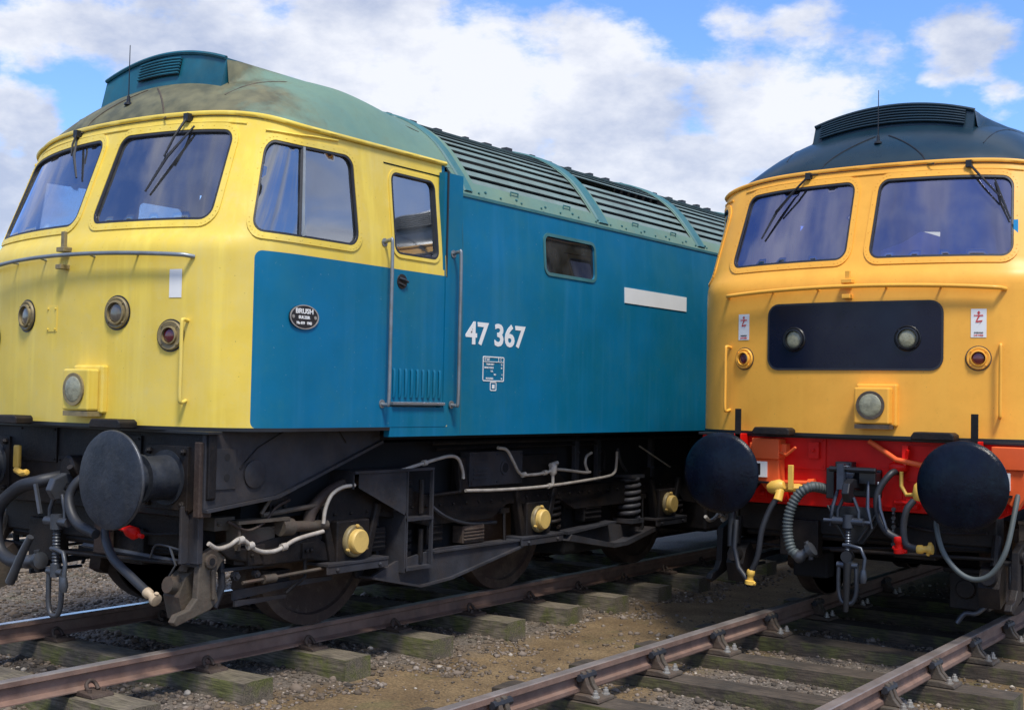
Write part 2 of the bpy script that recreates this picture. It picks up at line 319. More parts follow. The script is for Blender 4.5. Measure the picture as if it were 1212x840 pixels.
def shell(mp, outer, holes=(), regions=(), step=.05, off=0, rim=.03, mb=None, rimout=False, zst=None):
    """surface patch of map mp(s,z,off) bounded by outer, with holes (and inward rims) and colour regions"""
    mb = mb or MB(); outer = dens(outer, step); holes = [dens(h, step) for h in holes]; regs = [(dens(p, step), k) for p, k in regions]
    V = []; E = []
    def loop(pl):
        b = len(V); V.extend(Vector(p) for p in pl); E.extend((b+i, b+(i+1) % len(pl)) for i in range(len(pl)))
    loop(outer)
    for h in holes: loop(h)
    for p, k in regs: loop(p)
    x0 = min(p[0] for p in outer); x1 = max(p[0] for p in outer); z0 = min(p[1] for p in outer); z1 = max(p[1] for p in outer)
    B = np.array([tuple(v) for v in V]); nz_ = max(1, int((z1-z0)/(zst or step)+.5)); nx_ = max(1, int((x1-x0)/step+.5))
    for i in range(nx_+1):
        for j in range(nz_+1):
            p = (x0+(x1-x0)*i/nx_, z0+(z1-z0)*j/nz_)
            if ((B-p)**2).sum(1).min() > (step*.45)**2 and inpoly(p, outer): V.append(Vector(p))
    r = delaunay_2d_cdt(V, E, [], 0, 1e-5); vs, fs = r[0], r[2]
    P3 = [mp(v.x, v.y, off) for v in vs]; b = len(mb.v); mb.v += [tuple(p) for p in P3]
    for f in fs:
        c = sum((vs[i] for i in f), Vector((0, 0)))/len(f); c = (c.x, c.y)
        if not inpoly(c, outer) or any(inpoly(c, h) for h in holes): continue
        k = 0
        for p, kk in regs:
            if inpoly(c, p): k = kk
        mb.f.append(tuple(b+i for i in f)); mb.m.append(k)
    if rim:
        for h in holes+([outer] if rimout else []):
            k = 0; c = h[0]
            for p, kk in regs:
                if inpoly(c, p): k = kk
            mb.cur = k; n = len(h); a = [mp(*p, off) for p in h]; d = [mp(*p, off-rim) for p in h]
            mb.add(a+d, [(i, (i+1) % n, (i+1) % n+n, i+n) for i in range(n)]); mb.cur = 0
    return mb
def ring(mp, poly, w0, w1, o0, o1, mb=None):
    """flat frame round an opening from inset w0 to w1 (negative = outwards), raised from o0 to o1"""
    mb = mb or MB(); poly = dens(poly, .05); n = len(poly); A = inset(poly, w0); B = inset(poly, w1)
    L_ = [[mp(*p, o0) for p in A], [mp(*p, o1) for p in A], [mp(*p, o1) for p in B], [mp(*p, o0) for p in B]]
    return mb.add([p for l in L_ for p in l], [(k*n+i, k*n+(i+1) % n, ((k+1) % 4)*n+(i+1) % n, ((k+1) % 4)*n+i) for k in range(4) for i in range(n)])
def text(txt, size, name, material, parent, origin, ex, ey, bold=0., width=None, align='LEFT', thick=.0015, shear=0):
    cu = bpy.data.curves.new(name, 'FONT'); cu.body = txt; cu.size = size; cu.offset = bold; cu.align_x = align; cu.extrude = thick; cu.shear = shear; cu.resolution_u = 3
    to = bpy.data.objects.new(name, cu); C.objects.link(to); dg = bpy.context.evaluated_depsgraph_get(); dg.update()
    me = bpy.data.meshes.new_from_object(to.evaluated_get(dg)); bpy.data.objects.remove(to); me.name = name
    ex = Vector(ex).normalized(); ey = Vector(ey).normalized(); ez = ex.cross(ey)
    xs = [v.co.x for v in me.vertices]; k = 1
    if width: k = width/(max(xs)-min(xs)); x0 = min(xs)
    else: x0 = 0
    for v in me.vertices: v.co = Vector(origin)+ex*(v.co.x-x0)*k+ey*v.co.y+ez*v.co.z
    me.materials.clear(); me.materials.append(material)
    o = bpy.data.objects.new(name, me); C.objects.link(o); o.parent = parent; return o

# ------------------------------------------------------------------ cab geometry
W = 1.39; YN = .317; BG = .13; YB = 2.455
XC = 1.0
_pl = [(0 + XC*i/28, YN+BG*(XC*i/28)**2) for i in range(29)]
for i in range(1, 21):
    t = i/20; a, b, c = (XC, YN+BG*XC*XC), (1.372, .545), (W, .98); _pl.append(tuple(a[j]*(1-t)**2+2*b[j]*t*(1-t)+c[j]*t*t for j in (0, 1)))
_pl.append((W, 8.0)); _S = [0]
for i in range(1, len(_pl)): _S.append(_S[-1]+math.dist(_pl[i-1], _pl[i]))
_Sa = np.array(_S); _Px = np.array([p[0] for p in _pl]); _Py = np.array([p[1] for p in _pl])
S_SIDE = _S[-2]
def s_of_y(y): return S_SIDE+(y-.98)     # valid on the straight side
def sm(t): t = max(0, min(1, t)); return t*t*(3-2*t)
def gshift(z): return .055*sm((z-2.43)/.11)+.42*max(0, z-2.50)
def cabp(s, z):
    a = abs(s); x = float(np.interp(a, _Sa, _Px)); y = float(np.interp(a, _Sa, _Py)); sg = 1 if s >= 0 else -1
    wgt = max(0, min(1, 1-(y-.48)/.62)); y2 = y+gshift(z)*wgt - .0*sm((1.7-z)/.4)
    z2 = z+.10*(1-(x/W)**5)*max(0, min(1, (z-2.3)/.9))
    x2 = x*(1-.052*sm((z-2.35)/.95))
    return Vector((sg*x2, y2, z2))
def cabm(s, z, off=0):
    p = cabp(s, z)
    if abs(off) < 1e-9: return p
    e = .004; t = cabp(s+e, z)-cabp(s-e, z); u = cabp(s, z+e)-cabp(s, z-e); n = t.cross(u).normalized()   # points outward
    return p+n*off
def s_at(y, z):
    lo, hi = 1.1, 4.5
    for _ in range(40):
        md = (lo+hi)/2
        if cabp(md, z).y < y: lo = md
        else: hi = md
    return lo
SEC = [(1.345, 3.04), (1.29, 3.13), (1.22, 3.23), (1.07, 3.42), (.92, 3.55), (.76, 3.645), (.60, 3.71), (.40, 3.765), (.20, 3.795), (0, 3.805)]
_sx = np.array([p[0] for p in SEC][::-1]); _sz = np.array([p[1] for p in SEC][::-1])
SECF = crom([(p[0], p[1], 0) for p in SEC], 5)
_fx = np.array([p.x for p in SECF][::-1]); _fz = np.array([p.y for p in SECF][::-1])
def roofz(x): return float(np.interp(abs(x), _fx, _fz))
_gs = np.linspace(0, 1.92, 300); _gp = [cabp(s, 3.215) for s in _gs]; _gx = np.array([p.x for p in _gp]); _gy = np.array([p.y for p in _gp]); _gz = np.array([p.z for p in _gp])
def domez(x, y):
    ax = abs(x); yg = float(np.interp(ax, _gx[:300], _gy[:300])); zg = float(np.interp(ax, _gx[:300], _gz[:300]))
    d = max(0, min(1, (y-yg)/1.05)); uu = min(1, ax/1.33); ff = max(0, min(1, (2.6-y)/1.5)); rz = roofz(x)+.06*ff*(1-uu**2)+.20*ff*(1-uu**7)*uu**2
    return zg+max(0, rz-zg)*math.sin(d*math.pi/2)**.64

def empty(name, loc, parent=None):
    o = bpy.data.objects.new(name, None); C.objects.link(o); o.location = loc; o.empty_display_size = .2
    if parent: o.parent = parent
    return o
def par(o, x=0): return o

def k_plane(y, z, x):   # slide a point seen on the plane x=1.3 of the blue locomotive to plane x
    k = (-X1-x)/(-X1-1.3); return ((Y1+y)*k-Y1, CH+(z-CH)*k)

def build_loco(P):
    T = empty(P['name'], (P['X'], P['Y'], 0)); tag(T, P['label'], 'locomotive')
    col, roof = P['cab'], P['roof']; blue = P['side']
    # ---- cab shell, with true window and door openings
    sB = s_of_y(YB); ZT = 3.225; ZB = 1.365
    wfr = rpoly([(.085, 2.59), (1.065, 2.585), (1.055, 3.125), (.095, 3.13)], .075)
    wfl = [(-p[0], p[1]) for p in (rpoly([(.085, 2.59), (1.215, 2.585), (1.19, 3.115), (.095, 3.13)], .075) if P['two_tone'] else wfr)][::-1]
    y0b, y0t = s_at(.675, 2.54), s_at(.845, 3.10)
    wsr = rpoly([(y0b, 2.535), (s_of_y(1.50), 2.535), (s_of_y(1.48), 3.12), (y0t, 3.10)], .085)
    wsl = [(-p[0], p[1]) for p in wsr][::-1]
    dr = [(s_of_y(1.79), 1.50), (s_of_y(2.41), 1.50), (s_of_y(2.41), 3.14), (s_of_y(1.79), 3.14)]
    drl = [(-p[0], p[1]) for p in dr][::-1]
    dw_ = rpoly([(s_of_y(1.865), 2.53), (s_of_y(2.335), 2.53), (s_of_y(2.335), 3.085), (s_of_y(1.865), 3.085)], .06)
    dwl = [(-p[0], p[1]) for p in dw_][::-1]
    outer = [(-sB, ZB), (sB, ZB), (sB, ZT), (-sB, ZT)]
    regs = []
    if P['two_tone']:
        sb = s_at(.668, 2.0); pr = rpoly([(sb, ZB-.01), (sB+.01, ZB-.01), (sB+.01, 2.425), (sb, 2.425)], .05); 
        pb = [(s_of_y(2.42), 2.40), (sB, 2.40), (sB, ZT), (s_of_y(2.42), ZT)]
        regs = [(clip(pr, outer), 1), (clip([(-p[0], p[1]) for p in pr][::-1], outer), 1), (pb, 1), ([(-p[0], p[1]) for p in pb][::-1], 1)]
    mb = shell(cabm, outer, [wfr, wfl, wsr, wsl, dr, drl], regs, .045, rim=.035)
    cab = mb.build('cab_body', [M[col], M[blue]], T, smooth=42, flip='keep')
    # inner lining so that the cab has a dark inside
    mb = shell(lambda s, z, o: cabm(s, z, o-.05), outer, [inset(wfr, -.01), inset(wfl, -.01), inset(wsr, -.01), inset(wsl, -.01), inset(dw_, -.01), inset(dwl, -.01)], (), .12, rim=0)
    mb.build('cab_lining', M['cabin'], T, smooth=42, flip='keep')
    # bottom edge lip
    mb = MB(); n = 90; sE = s_of_y(1.835); ss = [(-sE+2*sE*i/n) for i in range(n+1)]
    L1_ = [cabm(s, ZB, .006) for s in ss]; L2_ = [cabm(s, ZB, -.06) for s in ss]; L3 = [p-Vector((0, 0, .022)) for p in L1_]; L4 = [p-Vector((0, 0, .022)) for p in L2_]
    mb.add(L1_+L3+L4+L2_, [(k*(n+1)+i, k*(n+1)+i+1, ((k+1) % 4)*(n+1)+i+1, ((k+1) % 4)*(n+1)+i) for k in range(4) for i in range(n)]); mb.build('cab_lower_edge', M[P['lip']], T)
    # gutter
    mb = MB(); gs = [(-s_of_y(2.46)+2*s_of_y(2.46)*i/120) for i in range(121)]; mb.tube([cabm(s, 3.232, .008) for s in gs], .016, 6)
    mb.tube([cabm(s, 3.175, .003) for s in gs if abs(s) < 1.15], .007, 6)
    mb.build('roof_gutter', M[col], T, smooth=60)
    # ---- windows
    def window(poly, nm, gm, fm, fw_=.042, goff=-.012):
        g = shell(cabm, inset(poly, -.004), (), (), .06, off=goff, rim=0).build(nm, M[gm], T, smooth=180, flip='keep')
        ring(cabm, poly, .012, -.001, goff+.003, .006).build('rubber_seal', M['rubber'], g)
        f = ring(cabm, poly, -.003, -fw_, 0, .009)
        pl = dens(inset(poly, -fw_*.6), .09)
        for p in pl: f.bolt(cabm(*p, .007), (cabm(*p, .05)-cabm(*p, 0)), .005, .003)
        f.build('window_frame', M[fm], g)
        return g
    window(wfr, 'windscreen', P['glass'], col); window(wfl, 'windscreen', P['glass'], col)
    for sg, wp in ((1, wsr), (-1, wsl)):
        g = window(wp, 'side_window', 'sideglass', col)
        m_ = MB(); sx = sg*s_of_y(.98); m_.tube([cabm(sx, 2.54, .004), cabm(sx, 3.105, .004)], .012, 4); m_.build('window_divider', M['chrome'] if P['two_tone'] else M[col], g)
        m_ = MB(); sx = sg*(s_of_y(.98)-.022); m_.tube([cabm(sx, 2.545, -.004), cabm(sx, 3.10, -.004)], .012, 4); m_.build('rubber_seal', M['rubber'], g)
        m_ = MB(); m_.tube([cabm(sg*(y0t-.02+i*.1), 3.152+.006*i, .006) for i in range(9)], .007, 5); m_.build('drip_strip', M[col], T)
    # ---- doors
    for sg, d_, w_ in ((1, dr, dw_), (-1, drl, dwl)):
        g_ = .008; dd = [(s_of_y(1.79)+g_, 1.50+g_), (s_of_y(2.41)-g_, 1.50+g_), (s_of_y(2.41)-g_, 3.14-g_), (s_of_y(1.79)+g_, 3.14-g_)]
        if sg < 0: dd = [(-p[0], p[1]) for p in dd][::-1]
        rr = []
        if P['two_tone']:
            q = [(s_of_y(1.79)+g_-.001, 1.49), (s_of_y(2.41)-g_+.001, 1.49), (s_of_y(2.41)-g_+.001, 2.425), (s_of_y(1.79)+g_-.001, 2.425)]
            if sg < 0: q = [(-p[0], p[1]) for p in q][::-1]
            rr = [(clip(q, dd), 1)]
        D = shell(cabm, dd, [w_], rr, .06, off=-.007, rim=.03, rimout=True).build('cab_door', [M[col], M[blue]], T, smooth=30, flip='keep')
        gl = shell(cabm, inset(w_, -.004), (), (), .08, off=-.02, rim=0).build('door_window', M['sideglass'], D, smooth=180, flip='keep')
        ring(cabm, w_, .012, -.001, -.02, .002).build('rubber_seal', M['rubber'], D)
        f = ring(cabm, w_, -.003, -.026, -.007, .001); f.build('window_frame', M[col], D)
        # handle in its recess
        m_ = MB(); ho = Vector((sg*(W-.006), 1.94, 2.345)); m_.lathe([(0, .052), (.004, .05), (.004, .04), (.0045, .0)], ho, (sg, 0, 0), 20); m_.build('handle_recess', M['black'], D)
        m_ = MB(); m_.tube([ho+Vector((sg*.008, -.035, .02)), ho+Vector((sg*.022, 0, .012)), ho+Vector((sg*.016, .045, .0))], .009, 8); m_.tube([ho+Vector((sg*.01, -.04, -.012)), ho+Vector((sg*.012, .02, -.03))], .007, 8); m_.build('door_handle', M['steel'], D, smooth=60)
        # ribbed kick panel and sill
        m_ = MB()
        for i in range(9): yy = 1.875+i*.061; m_.tube([(sg*(W-.004), yy, 1.565), (sg*(W+.002), yy, 1.585), (sg*(W+.002), yy, 1.74), (sg*(W-.004), yy, 1.755)], .011, 6)
        m_.build('kick_ribs', M[blue], D, smooth=60)
        m_ = MB(); m_.box(*sorted((sg*(W-.01), sg*(W+.022))), 1.85, 2.405, 1.512, 1.534); m_.build('door_sill', M['chrome'], D, bevel=.004)
        # grab rails either side
        for yy, oy in ((1.755, .02), (2.50, .0)):
            m_ = MB(); m_.tube(crom([(sg*(W-.01), yy, 2.59), (sg*(W+.045), yy, 2.60), (sg*(W+.062), yy, 2.55), (sg*(W+.062), yy, 2.0), (sg*(W+.062), yy, 1.56), (sg*(W+.045), yy, 1.515), (sg*(W-.01), yy, 1.52)], 6), .0125, 10)
            m_.lathe([(0, .028), (.006, .028), (.006, .01)], (sg*W, yy, 1.52), (sg, 0, 0), 12); m_.lathe([(0, .028), (.006, .028), (.006, .01)], (sg*(W-.01), yy, 2.59), (sg, 0, 0), 12)
            m_.build('grab_rail', M['chrome'] if P['two_tone'] else M[col], T, smooth=60)
        # step box under the door
        m_ = MB(); m_.box(*sorted((sg*(W-.05), sg*(W-.002))), 1.84, 2.58, 1.30, ZB-.002); m_.build('door_step_panel', M[blue], T)
        # dark seam and inset pillar behind the cab
        m_ = MB(); m_.box(*sorted((sg*(W-.06), sg*(W-.010))), YB-.07, 2.60, 1.30, 3.16); m_.build('body_seam_pillar', M[blue], T)
        m_ = MB(); m_.box(*sorted((sg*(W-.045), sg*(W-.001))), 2.414, 2.428, 1.50, 3.17); m_.build('door_rubber_strip', M['rubber'], T)
    # ---- cab roof dome
    nx, ny = 64, 44; g = []
    for i in range(nx+1):
        a = -1+2*i/nx; x = 1.322*math.sin(a*math.pi/2*.999); yg = float(np.interp(abs(x), _gx[:300], _gy[:300]))
        if abs(a) > .999: yg = 1.1
        for j in range(ny+1):
            t = (j/ny)**2.0; y = yg+(2.62-yg)*t; g.append((x, y, domez(x, y)))
    mb = MB(); mb.add(g, [(i*(ny+1)+j, i*(ny+1)+j+1, (i+1)*(ny+1)+j+1, (i+1)*(ny+1)+j) for i in range(nx) for j in range(ny)])
    mb.build('cab_roof', M[P['dome']], T, smooth=180)
    mb = MB()   # welded seam lines of the dome
    for sx in (-1, 1): mb.tube([(sx*(.05+.42*t), .93-.27*t, domez(sx*(.05+.42*t), .93-.27*t)+.002) for t in [i/8 for i in range(9)]], .006, 5)
    for sx in (-1, 1):
        pts = []
        for t in [i/14 for i in range(15)]:
            x = sx*(.75+.2*t); y = .9+1.7*t; pts.append((x, y, domez(x, y)+.001))
        mb.tube(pts, .004, 5)
    mb.build('roof_seams', M['black'] if not P['two_tone'] else M['guard'], T)
    # ---- horn grille box on the dome
    VY = P['ventdy']
    def ztop(x): return (3.865 if P['two_tone'] else 3.885)-.27*x*x
    nxv = 24; FY = 1.155+VY
    def sms(t): t = max(0, min(1, t)); return t*t*(3-2*t)
    def hump(x, y):
        wd = .03+.55*sms((y-FY)/.9); fx = 1-sms((abs(x)-.615)/wd); fy = 1-sms((y-1.75)/.85)
        return domez(x, y)+max(0, ztop(min(abs(x), .75))-domez(x, y))*fx*fy
    hx_ = sorted(set([round(-1.3+.05*k, 3) for k in range(53)]+[-.655, -.64, -.62, .62, .64, .655])); hy = [FY+(2.6-FY)*(k/30)**1.6 for k in range(31)]; ny2 = len(hy)
    mb = MB(); mb.add([(x, y, hump(x, y)+(.002 if hump(x, y) > domez(x, y)+.004 else -.004)) for x in hx_ for y in hy], [(i*ny2+j, i*ny2+j+1, (i+1)*ny2+j+1, (i+1)*ny2+j) for i in range(len(hx_)-1) for j in range(ny2-1)])
    mb.build('roof_hump', M[P['dome']], T, smooth=50)
    mb = MB(); A_ = []; B_ = []
    for i in range(nxv+1):
        x = -.62+1.24*i/nxv; A_.append((x, 1.10+VY, domez(x, 1.10+VY)-.03)); B_.append((x, FY, ztop(x)))
    C_ = [(x, y+.06, z) for x, y, z in B_]
    mb.add(A_+B_+C_, [(r*(nxv+1)+i, r*(nxv+1)+i+1, (r+1)*(nxv+1)+i+1, (r+1)*(nxv+1)+i) for r in range(2) for i in range(nxv)])
    for x in (-.62, .62): mb.add([(x, 1.10+VY, domez(x, 1.10+VY)-.03), (x, FY, ztop(x)), (x, FY+.14, hump(x, FY+.14)+.004), (x, FY+.14, domez(x, FY+.14)-.05)], [(0, 1, 2, 3)])
    vent = mb.build('horn_grille_housing', M[P['vent']], T, smooth=35)
    lim = (-.56, .56) if not P['two_tone'] else (-.22, .20)
    mb = MB(); mb.cur = 0
    def vf(x, t): b = Vector((x, 1.10+VY, domez(x, 1.10+VY))); c = Vector((x, 1.155+VY, ztop(x))); return b+(c-b)*t+Vector((0, -.008, 0))
    n = 16; bb = []
    t0, t1 = (.30, .86) if P['two_tone'] else (.16, .9)
    for i in range(n+1):
        x = lim[0]+(lim[1]-lim[0])*i/n; bb += [vf(x, t0), vf(x, t1)]
    mb.add(bb, [(i*2, i*2+1, i*2+3, i*2+2) for i in range(n)]); mb.build('grille_opening', M['void'], vent)
    mb = MB()
    for k in range(6):
        t = t0+.06+(t1-t0-.1)*k/5; mb.tube([vf(lim[0]+(lim[1]-lim[0])*i/n, t)+Vector((0, -.008, 0)) for i in range(n+1)], .0075, 5)
    mb.build('grille_bars', M[P['vent']], vent)
    mb = MB(); mb.tube([vf(-.62+1.24*i/nxv, 1.0)+Vector((0, 0, .0)) for i in range(nxv+1)], .014, 6); mb.build('grille_lip', M[P['vent']], vent)
    # aerial
    ay = .84 if not P['two_tone'] else .78; axx = .0 if not P['two_tone'] else -.06; az = domez(axx, ay); mb = MB(); mb.lathe([(0, .03), (.012, .028), (.02, .014), (.06, .010), (.065, .004)], (axx, ay, az-.004), (0, 0, 1), 12); mb.tube([(axx, ay, az+.05), (axx, ay, az+.40)], [.0045, .0028], 6); mb.build('aerial', M['black'], T)
    # ---- body sides
    YE = 18.6
    def sidep(sg): return lambda s, z, o=0: Vector((sg*(W-.012-.035*sm((z-2.4)/.75)+o), s, z))
    for sg in (1, -1):
        mp = sidep(sg); hole = rpoly([(3.70, 2.575), (4.44, 2.575), (4.44, 2.865), (3.70, 2.865)], .05)
        hl = [hole] if sg > 0 and P['two_tone'] else []
        o = shell(mp, [(2.585, 1.30), (YE, 1.30), (YE, 3.04), (2.585, 3.04)], hl, (), .14, rim=.03).build('body_side', M[blue], T, smooth=180)
        if hl:
            f = ring(mp, hole, .0, -.026, 0, .008).build('engine_room_window_frame', M['rib'], o)
            shell(mp, inset(hole, -.005), (), (), .1, off=-.012, rim=0).build('engine_room_window', M['darkglass'], o, smooth=180)
            MB().box(W-.4, W-.3, 3.4, 4.8, 2.3, 3.0).build('engine_room_partition', M['void'], T)
        # cantrail strip with bolts
        m_ = MB(); m_.box(*sorted((sg*(1.33), sg*(1.353))), 2.62, YE, 3.028, 3.05)
        for i in range(40): m_.bolt((sg*1.353, 2.9+.4*i, 3.085-.0), (sg, 0, .5), .012, .008)
        m_.build('cantrail_strip', M['rib'] if P['two_tone'] else M[roof], T)
        if P['two_tone']:   # vertical panel seams
            m_ = MB()
            for yy in (2.625, 8.6, 12.5): m_.tube([mp(yy, 1.31, .001), mp(yy, 2.2, .001), mp(yy, 2.7, .001), mp(yy, 3.03, .001)], .0035, 4)
            m_.build('panel_seam', M['bluedark'], o)
    # body end wall / far cab bulkhead
    ZE = [(-1.36, 1.30), (1.36, 1.30)]+[(p.x, p.y) for p in SECF]+[(-p.x, p.y) for p in SECF[::-1]]
    MB().prism(ZE, 'y', YE-.02, YE).build('rear_end_wall', M[col], T)
    MB().prism([(-1.32, 1.40), (1.32, 1.40), (1.30, 3.1), (1.05, 3.45), (.6, 3.74), (-.6, 3.74), (-1.05, 3.45), (-1.30, 3.1)], 'y', 2.44, 2.47).build('cab_bulkhead', M['cabin'], T)
    MB().box(-1.30, 1.30, .95, 2.43, 1.44, 1.47).build('cab_floor', M['cabin'], T)
    # cab interior
    m_ = MB(); m_.prism([(.60, 2.3), (.60, 2.47), (.85, 2.50), (1.10, 2.40), (1.10, 1.47), (.60, 1.47)], 'x', -1.2, 1.2); dk = m_.build('driving_desk', M['black'], T, bevel=.02)
    MB().box(.55, .95, .70, .95, 2.50, 2.60).build('instrument_pod', M['cabin'], dk)
    for sx in (-.7, .7):
        m_ = MB(); m_.box(sx-.24, sx+.24, 1.45, 1.9, 1.95, 2.05); m_.box(sx-.22, sx+.22, 1.88, 1.97, 2.0, 2.72); m_.lathe([(0, .12), (.02, .05), (.48, .05)], (sx, 1.65, 1.47), (0, 0, 1), 12); m_.build('driver_seat', M['rubber'], T, bevel=.03)
    if not P['two_tone']:
        m_ = MB(); m_.prism([(.14, 2.60), (.56, 2.60), (.56, 2.80), (.42, 2.81), (.30, 2.74), (.14, 2.69)], 'y', .52, .525); m_.build('paper_sheet', M['paper'], T)
        MB().box(-1.24, -1.22, .95, 1.3, 2.5, 2.95).build('sun_blind', M['cream'], T)
        MB().box(1.03, 1.06, .62, .625, 2.76, 2.87).build('blue_sticker', mat('bright_blue_sticker', (.03, .35, .7), .5), T)
    # ---- body roof: bays of louvres between ribs
    sec = SECF
    def secp(t):   # t 0 (cantrail) .. 1 (ridge)
        f = t*(len(sec)-1); i = min(int(f), len(sec)-2); return sec[i].lerp(sec[i+1], f-i)
    # arc-length version
    al = [0]
    for i in range(1, len(sec)): al.append(al[-1]+(sec[i]-sec[i-1]).length)
    LT = al[-1]
    def secs(s):
        s = max(0, min(LT, s)); x = float(np.interp(s, al, [p.x for p in sec])); z = float(np.interp(s, al, [p.y for p in sec])); return x, z
    def secn(s):
        a = secs(max(0, s-.02)); b = secs(min(LT, s+.02)); d = Vector((b[0]-a[0], b[1]-a[1])).normalized(); return Vector((d.y, -d.x))*(1 if d.y*1 >= 0 else 1)
    for sg in (1, -1):
        def rp(s, y, o=0):
            x, z = secs(s); n_ = secn(s); return (sg*(x+n_.x*o), y, z+n_.y*o)
        def strip(m_, s0, s1, y0, y1, o0, o1=None, n=4):
            o1 = o0 if o1 is None else o1; vs = []
            for i in range(n+1): t = i/n; vs += [rp(s0+(s1-s0)*t, y0, o0+(o1-o0)*t), rp(s0+(s1-s0)*t, y1, o0+(o1-o0)*t)]
            m_.add(vs, [(2*i, 2*i+1, 2*i+3, 2*i+2) for i in range(n)])
        bays = [(2.86, 4.52), (4.76, 6.36), (6.60, 8.6), (8.9, 10.9), (11.2, 13.2), (13.5, 15.5)]
        S0, S1 = .14, LT-.42
        m_ = MB()   # solid skins: band at the foot, ridge, and panels between the bays
        strip(m_, 0, S0, 2.60, YE, 0); strip(m_, S1, LT, 2.60, YE, 0, n=8)
        e = [2.60]+[q for b in bays for q in b]+[YE]
        for i in range(0, len(e), 2): strip(m_, S0, S1, e[i], e[i+1], 0, n=14)
        m_.build('roof_skin', M[roof], T, smooth=40)
        m_ = MB(); strip(m_, S0-.02, S1+.02, 2.80, 15.6, -.13, n=14); m_.build('louvre_backing', M['void'], T)  # near-black sheet paints the shade behind the slats
        for bi, (y0, y1) in enumerate(bays):
            m_ = MB(); NS = 12; ph = (S1-S0)/NS
            for k in range(NS):
                if bi == 1 and k in (5,) and P['two_tone']: continue
                s0 = S0+ph*k
                for (a, b, c, d) in ((s0, s0+ph*.70, .0, -.014), ):
                    strip(m_, a, b, y0, y1, c-.004, d, n=2); strip(m_, a, b, y0, y1, c-.010, d-.006, n=2)
                    # lower and upper edges of the slat
                    for s_, o_ in ((a, c-.004), (b, d)):
                        p = [rp(s_, y0, o_), rp(s_, y1, o_), rp(s_, y1, o_-.008), rp(s_, y0, o_-.008)]; m_.add(p, [(0, 1, 2, 3)])
            m_.cur = 1  # bay end walls get the same painted shade colour
            for yc in (y0, y1):
                for i in range(10):
                    sa, sb_ = S0+(S1-S0)*i/10, S0+(S1-S0)*(i+1)/10; m_.add([rp(sa, yc, .0), rp(sb_, yc, .0), rp(sb_, yc, -.13), rp(sa, yc, -.13)], [(0, 1, 2, 3)])
            m_.cur = 0; m_.build('roof_louvre', [M['slat'] if P['two_tone'] else M[roof], M['void']], T)
        # ribs: raised arcs
        rb = [2.73, 4.64, 6.48, 8.75, 11.05, 13.35]
        for ri, yy in enumerate(rb):
            m_ = MB(); n = 20; w_ = .085 if ri else .05; vs = []
            for i in range(n+1):
                s_ = .04+(LT-.04)*i/n; h = .014
                vs += [rp(s_, yy-w_, .002), rp(s_, yy-w_*.8, h), rp(s_, yy+w_*.8, h), rp(s_, yy+w_, .002)]
            m_.add(vs, [(4*i+j, 4*i+j+1, 4*i+j+5, 4*i+j+4) for i in range(n) for j in range(3)])
            m_.build('roof_rib', M['rib'] if P['two_tone'] else M[roof], T, smooth=30)
        m_ = MB()    # lifting hoops on the foot band, bolt heads, ridge hatches
        for (y0, y1) in bays:
            for f in (.3, .75):
                y = y0+(y1-y0)*f; m_.tube([rp(.10, y-.05, 0), rp(.125, y-.05, .02), rp(.125, y+.05, .02), rp(.10, y+.05, 0)], .006, 5)
            for q in range(7): m_.bolt(rp(.045, y0+(y1-y0)*q/6, 0), Vector(rp(.045, 0, .1))-Vector(rp(.045, 0, 0)), .009, .008)
        m_.build('lifting_hoops', M['rib'] if P['two_tone'] else M[roof], T)
        m_ = MB()
        for i in range(38):
            y = 2.9+.33*i+random.uniform(-.05, .05); s_ = S1+.03
            p = Vector(rp(s_, y, 0)); m_.box(p.x-.03, p.x+.03, y-random.uniform(.02, .08), y+.03, p.z-.01, p.z+random.uniform(.012, .028))
        m_.build('roof_fixings', M['rubber'], T)
    # ---- front fittings
    front_fittings(P, T, col)
    bufferbeam(P, T)
    bogie(P, T, 0)
    bogie(P, T, 11.28+.04, simple=True)
    MB().box(-1.2, 1.2, 6.95, 12.2, .27, 1.24).build('fuel_tank', M['frame'], T, bevel=.04)
    MB().box(-1.18, 1.18, 1.0, YE, 1.27, 1.305).build('underfloor', M['void'], T)
    return T

def clip(poly, outer):
    x0 = min(p[0] for p in outer); x1 = max(p[0] for p in outer); z0 = min(p[1] for p in outer); z1 = max(p[1] for p in outer)
    return [(max(x0, min(x1, p[0])), max(z0, min(z1, p[1]))) for i, p in enumerate(poly) if True and (max(x0, min(x1, p[0])), max(z0, min(z1, p[1]))) != ((max(x0, min(x1, poly[i-1][0])), max(z0, min(z1, poly[i-1][1]))))]

